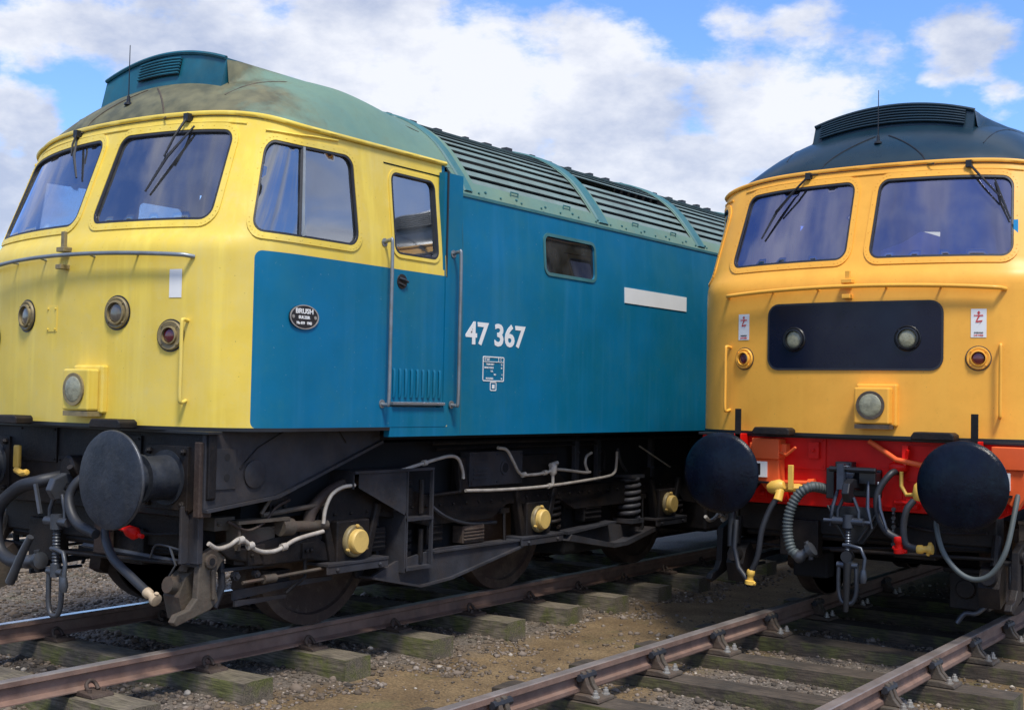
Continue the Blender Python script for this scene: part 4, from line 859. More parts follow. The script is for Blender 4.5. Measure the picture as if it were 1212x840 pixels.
def bogie(P, T, dy, simple=False):
    B = empty('bogie', (0, dy, 0), T)
    ax = [1.76, 3.97, 6.18]
    for a in ax:
        m_ = MB()
        for sg in (1, -1):
            m_.lathe([(-.065, .56), (-.065, .53), (-.04, .51), (-.02, .2), (.02, .14), (.02, .0005)], (sg*.74, a, .572), (sg, 0, 0), 48)
            m_.lathe([(-.065, .572), (.045, .568), (.07, .568), (.07, .50), (.045, .49), (.035, .22), (.06, .16), (.06, .001)], (sg*.74, a, .572), (sg, 0, 0), 48)
        m_.tube([(-.74, a, .572), (.74, a, .572)], .09, 14); m_.build('wheelset', M['rust'], B, smooth=40)
    for sg in (1, -1):
        # side frame: cranked beam above the axles
        m_ = MB(); X = 1.10; m_.prism([(1.05, .66), (1.45, .74), (1.52, .90), (1.75, .95), (2.3, .92), (2.6, .86), (3.5, .86), (3.6, .95), (4.35, .95), (4.5, .84), (5.7, .84), (5.85, .95), (6.5, .95), (6.9, .66), (6.9, .56), (6.6, .60), (6.45, .72), (5.8, .72), (5.5, .64), (4.6, .64), (4.35, .74), (3.6, .74), (3.4, .64), (2.6, .64), (2.1, .74), (1.6, .74), (1.45, .56), (1.05, .50), (.75, .53), (.75, .62)], 'x', *sorted((sg*(X-.06), sg*(X+.015))))
        for i in range(32 if not simple else 0): m_.bolt((sg*(X+.015), 1.62+.16*i, .78), (sg, 0, 0), .011, .012)
        m_.build('side_frame', M['frame'], B, bevel=.006)
        for ai, a in enumerate(ax):
            root = MB(); X = 1.13
            # horn guides: splayed plates and box
            for d in (-1, 1): root.prism([(a+d*.30, .84), (a+d*.25, .84), (a+d*.13, .47), (a+d*.20, .47)], 'x', *sorted((sg*(X-.05), sg*(X+.02))))
            root.box(*sorted((sg*1.00, sg*1.165)), a-.16, a+.16, .46, .74); o = root.build('axle_box', M['frame'], B, bevel=.01)
            m_ = MB(); m_.lathe([(0, .108), (.02, .108), (.03, .10), (.03, .08)], (sg*1.165, a, .60), (sg, 0, 0), 28); m_.build('axle_box_flange', M['bezel'] if sg > 0 else M['frame'], o, smooth=40)
            m_ = MB(); m_.lathe([(0, .082), (.03, .082), (.04, .080), (.048, .072), (.048, .001)], (sg*1.19, a, .60), (sg, 0, 0), 32)
            for k in range(3): an = R(90+120*k); m_.bolt((sg*1.19, a+.103*math.cos(an), .60+.103*math.sin(an)), (sg, 0, 0), .012, .015)
            m_.build('axle_cap', M['brass'], o, smooth=40)
            m_ = MB(); m_.box(*sorted((sg*1.02, sg*1.215)), a-.29, a+.31, .455, .475); m_.box(*sorted((sg*1.195, sg*1.21)), a-.29, a+.31, .405, .455); m_.bolt((sg*1.21, a-.2, .43), (sg, 0, 0), .015, .012); m_.bolt((sg*1.21, a+.22, .43), (sg, 0, 0), .015, .012); m_.build('keep_plate', M['plate'], o, bevel=.004)
            # springs left and right of box (in shade)
            for d in ((.40,) if ai < 2 else (-.40, .40)):
                m_ = MB(); cy = a+d+(.2 if ai == 0 else 0); 
                pts = [(sg*(1.02)+.075*math.cos(t), cy+.075*math.sin(t), .50+.32*t/(2*math.pi*6)) for t in [2*math.pi*6*i/110 for i in range(111)]]; m_.tube(pts, .017, 7); m_.build('coil_spring', M['frame'], B, smooth=60)
        if simple: continue
        X = 1.16
        # hefty equaliser / step beams
        m_ = MB(); m_.prism([(1.95, .34), (2.45, .235), (2.80, .255), (3.72, .41), (3.72, .455), (2.68, .475), (2.2, .42)], 'x', *sorted((sg*(X-.015), sg*(X+.01)))); m_.prism([(1.95, .34), (2.45, .235), (2.80, .255), (3.72, .41), (3.72, .395), (2.80, .238), (2.45, .218), (1.95, .325)], 'x', *sorted((sg*(X-.12), sg*(X+.04)))); m_.box(*sorted((sg*(X-.1), sg*(X+.03))), 2.6, 3.72, .445, .458); m_.build('equalising_beam', M['plate'], B)
        m_ = MB(); m_.prism([(4.40, .39), (5.15, .27), (5.40, .275), (5.95, .37), (5.90, .40), (5.35, .31), (5.15, .31), (4.45, .44)], 'x', *sorted((sg*(X-.12), sg*(X+.03)))); m_.prism([(4.40, .44), (5.2, .485), (5.2, .50), (4.4, .465)], 'x', *sorted((sg*(X-.1), sg*(X+.02)))); m_.prism([(4.45, .40), (5.15, .29), (5.40, .30), (5.85, .39), (5.2, .48), (4.45, .45)], 'x', *sorted((sg*(X-.10), sg*(X-.08)))); m_.build('equalising_beam', M['plate'], B)
        # cell box with windows
        X = 1.22; m_ = MB(); a0, a1, b0, b1 = 1.74, 2.53, .36, 1.05
        m_.box(*sorted((sg*(X-.26), sg*(X+.012))), a0-.05, a1, b1, b1+.018)
        m_.prism([(a0, b1-.0), (a0, .955), (2.235, .74), (2.235, b1)], 'x', *sorted((sg*(X-.004), sg*X)))
        m_.prism([(a0-.05, b1), (a0-.05, .95), (a0, .935), (2.2, .73), (2.2, .36), (2.27, .345), (2.27, b1)], 'x', *sorted((sg*(X-.255), sg*(X-.235))))
        for z in (.70, .355): m_.box(*sorted((sg*(X-.25), sg*(X+.01))), 2.235, a1, z, z+.022)
        for y in (2.235, a1-.014): m_.box(*sorted((sg*(X-.02), sg*(X+.008))), y, y+.014, .355, b1)
        m_.box(*sorted((sg*(X-.25), sg*(X-.24))), 2.235, a1, .355, b1); m_.box(*sorted((sg*(X-.25), sg*X)), a0-.055, a0-.045, .95, b1)
        m_.box(*sorted((sg*(X-.25), sg*X)), 2.225, 2.24, .345, .76)
        o = m_.build('damper_cage', M['plate'], B)
        m_ = MB()
        for z0 in (.39, .74):
            for k in range(5): m_.box(*sorted((sg*(X-.2), sg*(X-.10))), 2.27, 2.42, z0+.05*k, z0+.03+.05*k)
            m_.tube([(sg*(X-.05), 2.46, z0), (sg*(X-.05), 2.46, z0+.24)], .02, 8)
        m_.build('damper_stack', M['frame'], o)
        # springs proud of frame near third axle
        m_ = MB(); pts = [(sg*1.10+.09*math.cos(t), 5.55+.09*math.sin(t), .50+.36*t/(2*math.pi*6)) for t in [2*math.pi*6*i/130 for i in range(131)]]; m_.tube(pts, .022, 8); m_.box(*sorted((sg*1.0, sg*1.2)), 5.44, 5.66, .87, .90); m_.box(*sorted((sg*1.0, sg*1.2)), 5.44, 5.66, .46, .50); m_.build('coil_spring', M['plate'], B, smooth=60)
        # pale air pipes
        X = 1.2
        def pp(pts, r=.0125, fit=()):
            m_ = MB(); m_.tube([(sg*X, *p[1:]) for p in crom([(0, *p) for p in pts], 5)], r, 8)
            for p in fit: m_.lathe([(-.02, r*1.7), (.02, r*1.7)], (sg*X, *p), (0, 1, .1), 8)
            m_.build('air_pipe', M['pipe'], B, smooth=60)
        pp([(2.94, .88), (3.4, .865), (4.07, .865), (4.9, .90), (5.10, .93), (5.14, 1.0), (5.15, 1.12)], fit=[(4.07, .865)])
        pp([(3.34, 1.19), (3.46, 1.17), (3.55, 1.08), (3.65, .98), (3.8, .965), (4.03, .975), (4.12, 1.0)], fit=[(3.7, .97), (4.0, .975)])
        pp([(4.12, 1.0), (4.32, .985), (4.60, .955), (4.70, .955)]); pp([(4.66, .965), (4.62, 1.03), (4.64, 1.09), (4.72, 1.12)])
        pp([(2.16, 1.05), (2.45, 1.10), (2.72, 1.14), (2.84, 1.12), (2.90, 1.03), (2.91, .97)], fit=[(2.45, 1.10)])
        m_ = MB(); m_.lathe([(-.05, .02), (-.03, .035), (.03, .035), (.05, .02)], (sg*X, 4.12, 1.0), (0, 0, 1), 10); m_.tube([(sg*X, 4.12, 1.0), (sg*X, 4.12, .87)], .014, 8); m_.tube([(sg*X, 4.08, 1.03), (sg*X, 4.18, 1.05)], .02, 6); m_.build('pipe_valve', M['pipe'], B, smooth=50)
        m_ = MB(); m_.prism([(2.88, 1.14), (2.95, 1.12), (3.02, .92), (3.03, .86), (2.6, .85), (2.6, .87), (2.92, .88)], 'x', *sorted((sg*(X-.08), sg*(X-.03)))); m_.box(*sorted((sg*1.05, sg*1.12)), 2.95, 4.3, .86, 1.12); m_.build('pipe_bracket', M['frame'], B, bevel=.01)
        pp([(1.43, .74), (1.445, .83), (1.50, .92), (1.60, .965), (1.72, .975)], .013); pp([(.47, .69), (.54, .655), (.63, .665), (.70, .695), (.76, .68), (.82, .635), (.90, .605), (1.0, .60), (1.08, .62), (1.20, .66), (1.43, .69)], .014, fit=[(.72, .69), (.80, .65), (1.08, .62)])
        m_ = MB(); m_.tube(crom([(sg*1.12, 1.36, .72), (sg*1.12, 1.42, .84), (sg*1.12, 1.58, .94), (sg*1.12, 1.80, 1.0), (sg*1.12, 2.1, 1.03)], 5), .04, 10); m_.build('frame_horn', M['rust'], B, smooth=50)
        m_ = MB(); m_.lathe([(0, .055), (.10, .055), (.11, .035), (.42, .032)], (sg*1.14, 1.10, .735), (0, 1, -.03), 18); m_.box(*sorted((sg*1.05, sg*1.18)), .72, 1.15, .78, .80); m_.box(*sorted((sg*1.05, sg*1.16)), .74, .76, .62, .80); m_.tube([(sg*1.14, .95, .82), (sg*1.14, 1.5, .86)], .016, 8); m_.box(*sorted((sg*1.0, sg*1.1)), .82, 1.1, .64, .74); m_.tube([(sg*1.16, .92, .83), (sg*1.16, 1.02, .95)], .012, 6); m_.build('brake_cylinder', M['guard'], B, smooth=40)
        m_ = MB(); m_.prism([(.62, .63), (.72, .64), (1.0, .60), (1.44, .655), (1.60, .56), (1.58, .475), (1.40, .50), (.98, .505), (.70, .57)], 'x', *sorted((sg*1.05, sg*1.13))); m_.build('frame_end', M['frame'], B, bevel=.01)
        # life guard casting
        lp = [(.50, .61), (.60, .65), (.72, .67), (.76, .62), (.66, .555), (.62, .50), (.62, .40), (.64, .33), (.58, .28), (.46, .25), (.33, .215), (.30, .24), (.33, .28), (.42, .30), (.475, .36), (.485, .52)]
        m_ = MB(); m_.prism(lp, 'x', *sorted((sg*1.06, sg*1.11))); m_.lathe([(0, .045), (.03, .045), (.03, .022)], (sg*1.10, .565, .57), (sg, 0, 0), 18); m_.tube([(sg*1.12, .58, .52), (sg*1.12, .59, .34)], .014, 6); o = m_.build('life_guard_casting', M['guard' if P['two_tone'] else 'frame'], B, bevel=.01)
        m_ = MB(); m_.lathe([(0, .022), (.002, .022)], (sg*1.131, .565, .57), (sg, 0, 0), 14); m_.build('casting_hole', M['void'], o)
        m_ = MB(); m_.prism([(.47, .22), (.60, .26), (.62, .44), (.56, .52), (.48, .47), (.43, .36)], 'x', *sorted((sg*.86, sg*1.0))); m_.lathe([(0, .055), (.06, .05)], (sg*.93, .46, .42), (0, -1, .2), 12); m_.tube([(sg*.95, .50, .50), (sg*.95, .56, .70)], .03, 8); m_.build('sand_pipe_nozzle', M['guard' if P['two_tone'] else 'frame'], B, smooth=40)
        # brake rigging
        m_ = MB(); m_.prism([(.82, .36), (1.30, .37), (1.70, .36), (1.70, .335), (1.30, .33), (.82, .30)], 'x', *sorted((sg*1.02, sg*1.035))); m_.prism([(.82, .30), (1.25, .29), (1.25, .27), (.82, .265)], 'x', *sorted((sg*1.04, sg*1.06))); m_.tube([(sg*1.05, .70, .56), (sg*1.05, .72, .40), (sg*1.05, .66, .28)], .022, 8); m_.box(*sorted((sg*.9, sg*1.08)), .68, 1.12, .49, .51); m_.bolt((sg*1.08, .78, .46), (sg, 0, 0), .03, .03); m_.bolt((sg*1.08, .95, .455), (sg, 0, 0), .025, .03); m_.build('brake_rigging', M['plate'], B, smooth=40)
        m_ = MB(); m_.prism([(1.08, .75), (1.20, .62), (1.24, .40), (1.20, .26), (1.13, .30), (1.15, .45), (1.10, .60)], 'x', *sorted((sg*.80, sg*.68))); m_.build('brake_block', M['rust'], B)
        m_ = MB(); m_.lathe([(0, .045), (.02, .045), (.02, .025)], (sg*1.03, 1.95, .36), (sg, 0, 0), 16); m_.build('brake_pivot', M['frame'], B)
    if not simple and P['two_tone']:
        for sg in (1, -1):
            m_ = MB(); m_.box(*sorted((sg*1.06, sg*1.15)), 3.05, 3.75, .90, 1.16)
            for zz in (.95, .985, 1.02, 1.08, 1.12): m_.box(*sorted((sg*1.15, sg*1.156)), 3.10, 3.28, zz, zz+.014)
            m_.lathe([(0, .055), (.012, .055), (.012, .04)], (sg*1.15, 3.50, 1.03), (sg, 0, 0), 20)
            for yy in (3.08, 3.40, 3.72):
                for zz in (.925, 1.135): m_.bolt((sg*1.15, yy, zz), (sg, 0, 0), .009, .008)
            o = m_.build('equipment_case', M['plate'], B, bevel=.004)
            m_ = MB(); m_.lathe([(0, .038), (.002, .038)], (sg*1.1625, 3.50, 1.03), (sg, 0, 0), 18); m_.build('case_port', M['void'], o)
            m_ = MB(); m_.tube([(sg*1.14, 2.6, 1.235), (sg*1.14, 6.8, 1.235)], .016, 6); m_.tube([(sg*1.10, 2.7, 1.19), (sg*1.10, 5.0, 1.19), (sg*1.10, 5.1, 1.10), (sg*1.10, 5.1, .95)], .012, 6); m_.build('conduit_run', M['frame'], B)
            m_ = MB(); m_.tube([(sg*1.2, 5.55, 1.16), (sg*1.2, 6.15, .95)], .008, 5); m_.build('diagonal_stay', M['pipe'], B)
            for yy in (4.62, 4.98, 5.95):
                m_ = MB(); m_.box(*sorted((sg*1.08, sg*1.12)), yy-.03, yy+.03, .86, 1.26); m_.bolt((sg*1.12, yy, 1.12), (sg, 0, 0), .014, .014); m_.bolt((sg*1.12, yy, .95), (sg, 0, 0), .014, .014); m_.build('frame_hanger', M['plate'], B, bevel=.004)
            m_ = MB(); m_.tube(crom([(sg*1.12, 5.30, 1.14), (sg*1.13, 5.34, 1.02), (sg*1.12, 5.46, .93)], 5), .014, 6); m_.build('flexible_hose', M['rubber'], B, smooth=50); m_ = MB(); m_.tube(crom([(sg*1.1, 2.62, .80), (sg*1.16, 2.75, .70), (sg*1.1, 3.1, .62), (sg*1.08, 3.5, .60)], 5), .014, 6); m_.build('flexible_hose', M['rubber'], B, smooth=50)
            for (y0, y1, z0, z1) in ((2.62, 2.80, .50, .72), (3.05, 3.32, .47, .60), (1.98, 2.16, .50, .66), (4.78, 5.06, .52, .72)):
                m_ = MB(); m_.box(*sorted((sg*1.0, sg*1.10)), y0, y1, z0, z1)
                for k in range(4): m_.box(*sorted((sg*1.10, sg*1.112)), y0+.01, y1-.01, z0+.02+(z1-z0-.03)*k/4, z0+.035+(z1-z0-.03)*k/4)
                m_.build('rubber_spring_block', M['rust' if y0 > 2.9 and y0 < 3.2 else 'frame'], B, bevel=.004)
            for (y0, y1, z0, z1, xo) in ((.84, .98, .52, .64, 1.14), (1.05, 1.20, .80, .92, 1.10), (1.30, 1.40, .52, .62, 1.15), (.62, .78, .74, .82, 1.08), (1.18, 1.34, .36, .44, 1.0)):
                m_ = MB(); m_.box(*sorted((sg*(xo-.1), sg*xo)), y0, y1, z0, z1); m_.bolt((sg*xo, y0+.03, (z0+z1)/2), (sg, 0, 0), .013, .014); m_.bolt((sg*xo, y1-.03, (z0+z1)/2), (sg, 0, 0), .013, .014); m_.build('frame_lug', M['guard' if y0 < .8 else 'frame'], B, bevel=.006)
            m_ = MB(); m_.tube(crom([(sg*1.15, .66, .80), (sg*1.17, .80, .74), (sg*1.16, .95, .78), (sg*1.15, 1.05, .86), (sg*1.12, 1.2, .90)], 4), .009, 6); m_.build('small_pipe', M['rust'], B, smooth=50)
            m_ = MB(); m_.tube([(sg*1.14, .80, .42), (sg*1.14, 1.5, .44)], .012, 6); m_.lathe([(-.05, .028), (.05, .028)], (sg*1.14, 1.02, .425), (0, 1, 0), 10); m_.build('brake_pull_rod', M['guard'], B, smooth=50)
            for a in ax:
                m_ = MB(); m_.tube([(sg*1.12, a-.42, .70), (sg*1.12, a-.40, .40), (sg*1.05, a-.5, .30)], .014, 6); m_.box(*sorted((sg*.9, sg*1.13)), a-.47, a-.36, .67, .71); m_.build('brake_hanger', M['frame'], B, smooth=40)
    for i, y in enumerate((2.9, 5.1)): MB().box(-.95, .95, y-.4, y+.4, .22, 1.15).build('traction_motor', M['void'], B, bevel=.03)  # motors made wide and near-black to darken the bogie inside
    MB().box(-1.0, 1.0, .9, 6.9, .78, 1.24).build('bogie_shade_box', M['void'], B)  # added dark box that deepens the shade inside the bogie

blue = dict(name='diesel_locomotive', label='blue diesel locomotive with yellow cab front, greenish roof and number 47 367', X=X1, Y=Y1, ventdy=-.13, dome_h=.022, cab='yellow', side='blue', roof='roofgreen', dome='roofstain', vent='bluedark', lip='black', two_tone=True, glass='glass', bufmat='greasy', bufr=.285, fit=fit_blue, hookx=.18,
            wipers=[((.67, 3.195), (.60, 2.95), (.50, 2.76)), ((-.47, 3.195), (-.39, 3.04), (-.27, 2.90))])
orange = dict(name='diesel_locomotive', label='diesel locomotive with orange-yellow front, dark roof and red bufferbeam facing the viewer', X=X2, Y=Y2, ventdy=0, dome_h=.060, cab='orange', side='orange', roof='roofgrey', dome='roofgrey', vent='roofgrey', lip='black', two_tone=False, glass='glass2', bufmat='bufblack', bufr=.295, fit=fit_orange, hookx=.05,
              wipers=[((-.50, 3.195), (-.73, 2.95), (-.83, 2.78)), ((.74, 3.195), (.97, 2.96), (1.04, 2.83))])
A = build_loco(blue)
Bl = build_loco(orange)
for o in Bl.children:
    if o.name.startswith('body_side') or o.name.startswith('door_step_panel') or o.name.startswith('body_seam'):
        o.data.materials.clear(); o.data.materials.append(M['green'])

# lettering and plates on the blue side
x = W+.001
text('47 367', .225, 'running_number', M['white'], A, (x-.012, 2.665, 1.965), (0, 1, 0), (0, 0, 1), bold=.006, width=.76)
m_ = MB(); xx = W-.010
def sq(m_, y0, y1, z0, z1, xa=xx, xb=xx+.002): m_.box(xa, xb, y0, y1, z0, z1)
fr = rpoly([(2.88, 1.695), (3.15, 1.695), (3.15, 1.88), (2.88, 1.88)], .015)
sp = lambda s, z, o=0: Vector((W-.012+o, s, z))
ring(sp, fr, 0, .008, .001, .003, m_); fr2 = rpoly([(2.975, 1.625), (3.055, 1.625), (3.055, 1.692), (2.975, 1.692)], .012); ring(sp, fr2, 0, .007, .001, .003, m_)
sq(m_, 2.885, 3.145, 1.838, 1.843); sq(m_, 3.075, 3.080, 1.84, 1.875); sq(m_, 3.0, 3.03, 1.642, 1.672)
o = m_.build('data_panel', M['white'], A)
for tx, y, z, s_ in (('47 367', 2.9, 1.85, .024), ('C', 3.1, 1.85, .024), ('TRAIN HEAT', 2.92, 1.815, .018), ('O', 3.11, 1.815, .018), ('BRAKE FORCE', 2.9, 1.79, .018), ('61', 3.11, 1.79, .018), ('R.A.', 2.98, 1.765, .018), ('6', 3.12, 1.74, .018), ('NO', 3.02, 1.74, .018), ('MAX SPEED', 2.92, 1.71, .018), ('95', 3.11, 1.71, .018)):
    text(tx, s_, 'panel_lettering', M['white'], o, (W-.0095, y, z), (0, 1, 0), (0, 0, 1), thick=.0005, bold=.0006)
# blank white name panel
sq2 = MB(); sq2.box(W-.03, W-.006, 4.93, 6.08, 2.42, 2.555); sq2.build('blank_name_panel', M['white'], A)
# builder's oval plate
c = Vector((W+.0, 1.01, 2.045)); a_, b_ = .125, .075
def ell(f, off): return [Vector((c.x+off, c.y+a_*f*math.cos(t), c.z+b_*f*math.sin(t))) for t in [2*math.pi*i/48 for i in range(48)]]
m_ = MB(); e0, e1 = ell(1, -.002), ell(1, .007); m_.add(e0+e1, [tuple(range(48, 96))]+[(i, (i+1) % 48, (i+1) % 48+48, i+48) for i in range(48)]); pl = m_.build('oval_works_plate', M['black'], A)
m_ = MB(); e0, e1, e2 = ell(1.0, .0072), ell(1.0, .010), ell(.92, .010); e3 = ell(.92, .0072); m_.add(e0+e1+e2+e3, [(k*48+i, k*48+(i+1) % 48, (k+1)*48+(i+1) % 48, (k+1)*48+i) for k in range(3) for i in range(48)])
for dy in (-.095, .095): m_.lathe([(0, .011), (.003, .011), (.003, .006)], (c.x+.007, c.y+dy, c.z), (1, 0, 0), 14)
m_.build('plate_rim', M['bolt'], pl)
for tx, z, wd, s_ in (('BRUSH', .022, .15, .042), ('SULZER', -.010, .10, .024), ('No 619   1965', -.044, .13, .022)):
    text(tx, s_, 'plate_lettering', M['white'], pl, (c.x+.008, c.y-wd/2, c.z+z), (0, 1, 0), (0, 0, 1), width=wd, thick=.0012, bold=.0012)

# ------------------------------------------------------------------ ground, sleepers, rails
TR1, TR2 = X1, X2
def gh(x, y):
    n_ = noise.noise(Vector((x*.9, y*.9, 0)))*.035+noise.noise(Vector((x*3.1, y*3.1, 5)))*.015
    crib = max(math.exp(-((x-TR1)/1.25)**6), math.exp(-((x-TR2)/1.25)**6))
    return -.298+n_*.8+.03*crib
def ground_mat():
    mt = bpy.data.materials.new('sandy_ballast_ground'); mt.use_nodes = True; t = mt.node_tree; b = t.nodes['Principled BSDF']; n = t.nodes.new; l = t.links.new
    co = n('ShaderNodeNewGeometry').outputs['Position']
    def nz(s_, d=8, r=.65):
        x = n('ShaderNodeTexNoise'); x.inputs['Scale'].default_value = s_; x.inputs['Detail'].default_value = d; x.inputs['Roughness'].default_value = r; l(co, x.inputs['Vector']); return x.outputs['Fac']
    def rp(f, a, c_, ca, cb):
        r = n('ShaderNodeValToRGB'); r.color_ramp.elements[0].position = a; r.color_ramp.elements[1].position = c_; r.color_ramp.elements[0].color = ca; r.color_ramp.elements[1].color = cb; l(f, r.inputs[0]); return r.outputs[0]
    sand = rp(nz(2.2), .35, .7, (.125, .082, .038, 1), (.24, .17, .088, 1)); fine = rp(nz(60, 4), .35, .68, (.35, .33, .30, 1), (1.5, 1.45, 1.4, 1))
    x1 = n('ShaderNodeMixRGB'); x1.blend_type = 'MULTIPLY'; x1.inputs[0].default_value = .8; l(sand, x1.inputs[1]); l(fine, x1.inputs[2])
    sp_ = n('ShaderNodeSeparateXYZ'); l(co, sp_.inputs[0])
    # grey ballast near each track, brown trodden cess between
    def band(c_, wd):
        a = n('ShaderNodeMath'); a.operation = 'SUBTRACT'; l(sp_.outputs[0], a.inputs[0]); a.inputs[1].default_value = c_
        a2 = n('ShaderNodeMath'); a2.operation = 'ABSOLUTE'; l(a.outputs[0], a2.inputs[0])
        a3 = n('ShaderNodeMath'); a3.operation = 'ADD'; l(a2.outputs[0], a3.inputs[0]); m2 = n('ShaderNodeMath'); m2.operation = 'MULTIPLY'; l(nz(1.7), m2.inputs[0]); m2.inputs[1].default_value = 1.0; l(m2.outputs[0], a3.inputs[1])
        r = n('ShaderNodeMapRange'); r.inputs['From Min'].default_value = wd+.35; r.inputs['From Max'].default_value = wd+.65; r.inputs['To Min'].default_value = 1; r.inputs['To Max'].default_value = 0; l(a3.outputs[0], r.inputs['Value']); return r.outputs[0]
    mxb = n('ShaderNodeMath'); mxb.operation = 'MAXIMUM'; l(band(TR1, 1.25), mxb.inputs[0]); l(band(TR2, .55), mxb.inputs[1])
    grav = rp(nz(55, 5), .35, .65, (.04, .032, .025, 1), (.20, .165, .13, 1))
    x2 = n('ShaderNodeMixRGB'); lf = n('ShaderNodeMath'); lf.operation = 'LESS_THAN'; l(sp_.outputs[0], lf.inputs[0]); lf.inputs[1].default_value = -8.0; mx3 = n('ShaderNodeMath'); mx3.operation = 'MAXIMUM'; l(lf.outputs[0], mx3.inputs[0]); l(mxb.outputs[0], mx3.inputs[1]); l(mx3.outputs[0], x2.inputs[0]); l(x1.outputs[0], x2.inputs[1]); l(grav, x2.inputs[2])
    # moss films
    ms = rp(nz(1.3), .56, .66, (0, 0, 0, 1), (1, 1, 1, 1)); mk = n('ShaderNodeMath'); mk.operation = 'MULTIPLY'; mk.inputs[1].default_value = .35; l(ms, mk.inputs[0])
    x3 = n('ShaderNodeMixRGB'); l(mk.outputs[0], x3.inputs[0]); l(x2.outputs[0], x3.inputs[1]); x3.inputs[2].default_value = (.09, .10, .03, 1)
    l(x3.outputs[0], b.inputs['Base Color']); b.inputs['Roughness'].default_value = .95
    bp = n('ShaderNodeBump'); bp.inputs['Strength'].default_value = .8; bp.inputs['Distance'].default_value = .012; l(nz(50, 6), bp.inputs['Height']); l(bp.outputs[0], b.inputs['Normal'])
    return mt
GM = ground_mat()
xs = np.concatenate([[-3000, -800, -200, -60, -25], np.arange(-14, 2.01, .07), [6, 15, 60, 300, 3000]]); ys = np.concatenate([[-3000, -400, -60, -10], np.arange(1, 15, .07), np.arange(15, 30, .5), [40, 80, 300, 1200, 4000]])
vs = [(float(a), float(b), gh(a, b) if -14 <= a <= 2 and 1 <= b < 30 else -.30) for a in xs for b in ys]; ny_ = len(ys)
m_ = MB(); m_.add(vs, [(i*ny_+j, i*ny_+j+1, (i+1)*ny_+j+1, (i+1)*ny_+j) for i in range(len(xs)-1) for j in range(ny_-1)])
g = m_.build('ground', GM, None, smooth=180); tag(g, 'brown sandy ground with grey gravel around the tracks', kind='structure')
# the ground sheet is single-sided geometry facing up

# loose stones
rs = np.random.RandomState(5); NST = 75000
px_ = np.where(rs.rand(NST*3) < .25, rs.uniform(-13.5, -8.2, NST*3), rs.uniform(-9.0, -.9, NST*3)); py_ = 2.6+rs.beta(1.1, 1.7, NST*3)*11
def dens_(x, y):
    d1 = np.abs(x-TR1); d2 = np.abs(x-TR2); n_ = np.array([noise.noise(Vector((a*1.5, b*1.5, 3))) for a, b in zip(x, y)])
    p = np.where(d1 < 1.35, .35, np.where(d1 < 1.50+n_*.6, .6, .0)); p = np.where((x < TR1-1.2), .7, p); p = np.maximum(p, np.where(d2 < 1.2, .3, 0)); p = np.maximum(p, np.clip(.04+n_*.14, .015, .25)); return p
keep = rs.rand(NST*3) < dens_(px_, py_); px_, py_ = px_[keep][:NST], py_[keep][:NST]; n_ = len(px_)
ico = bmesh.new(); bmesh.ops.create_icosphere(ico, subdivisions=1, radius=1); iv = np.array([v.co[:] for v in ico.verts]); it = np.array([[v.index for v in f.verts] for f in ico.faces]); ico.free()
size = rs.gamma(2.2, .0034, n_)+.003; ang = rs.rand(n_)*6.28; V = iv[None]*(1+rs.uniform(-.32, .32, (n_, 12, 3))); V = V*np.stack([size*rs.uniform(.8, 1.5, n_), size, size*rs.uniform(.5, .9, n_)], 1)[:, None, :]
cx, sx = np.cos(ang)[:, None], np.sin(ang)[:, None]; Vx = V[:, :, 0]*cx-V[:, :, 1]*sx; Vy = V[:, :, 0]*sx+V[:, :, 1]*cx; hz = np.array([gh(a, b) for a, b in zip(px_, py_)])
V = np.stack([Vx+px_[:, None], Vy+py_[:, None], V[:, :, 2]+(hz+size*.25)[:, None]], 2).reshape(-1, 3); Fc = (it[None]+np.arange(n_)[:, None, None]*12).reshape(-1, 3)
me = bpy.data.meshes.new('gravel'); me.vertices.add(len(V)); me.vertices.foreach_set('co', V.astype(np.float32).ravel()); me.loops.add(len(Fc)*3); me.loops.foreach_set('vertex_index', Fc.astype(np.int32).ravel()); me.polygons.add(len(Fc)); me.polygons.foreach_set('loop_start', (np.arange(len(Fc))*3).astype(np.int32)); me.update(calc_edges=True); me.validate()
def stone_mat():
    mt = bpy.data.materials.new('mixed_gravel'); mt.use_nodes = True; t = mt.node_tree; b = t.nodes['Principled BSDF']; n = t.nodes.new; l = t.links.new
    ge = n('ShaderNodeNewGeometry'); r = n('ShaderNodeValToRGB'); l(ge.outputs['Random Per Island'], r.inputs[0]); e = r.color_ramp.elements
    e[0].position = 0; e[0].color = (.05, .042, .034, 1); e[1].position = 1; e[1].color = (.50, .44, .36, 1)
    for p, c_ in ((.25, (.09, .068, .048, 1)), (.5, (.15, .112, .078, 1)), (.75, (.19, .148, .115, 1)), (.97, (.24, .20, .165, 1))): x = e.new(p); x.color = c_
    l(r.outputs[0], b.inputs['Base Color']); b.inputs['Roughness'].default_value = .9; return mt
me.materials.append(stone_mat()); go = bpy.data.objects.new('gravel', me); C.objects.link(go); tag(go, 'loose grey and brown gravel scattered along the tracks', 'gravel', kind='stuff')

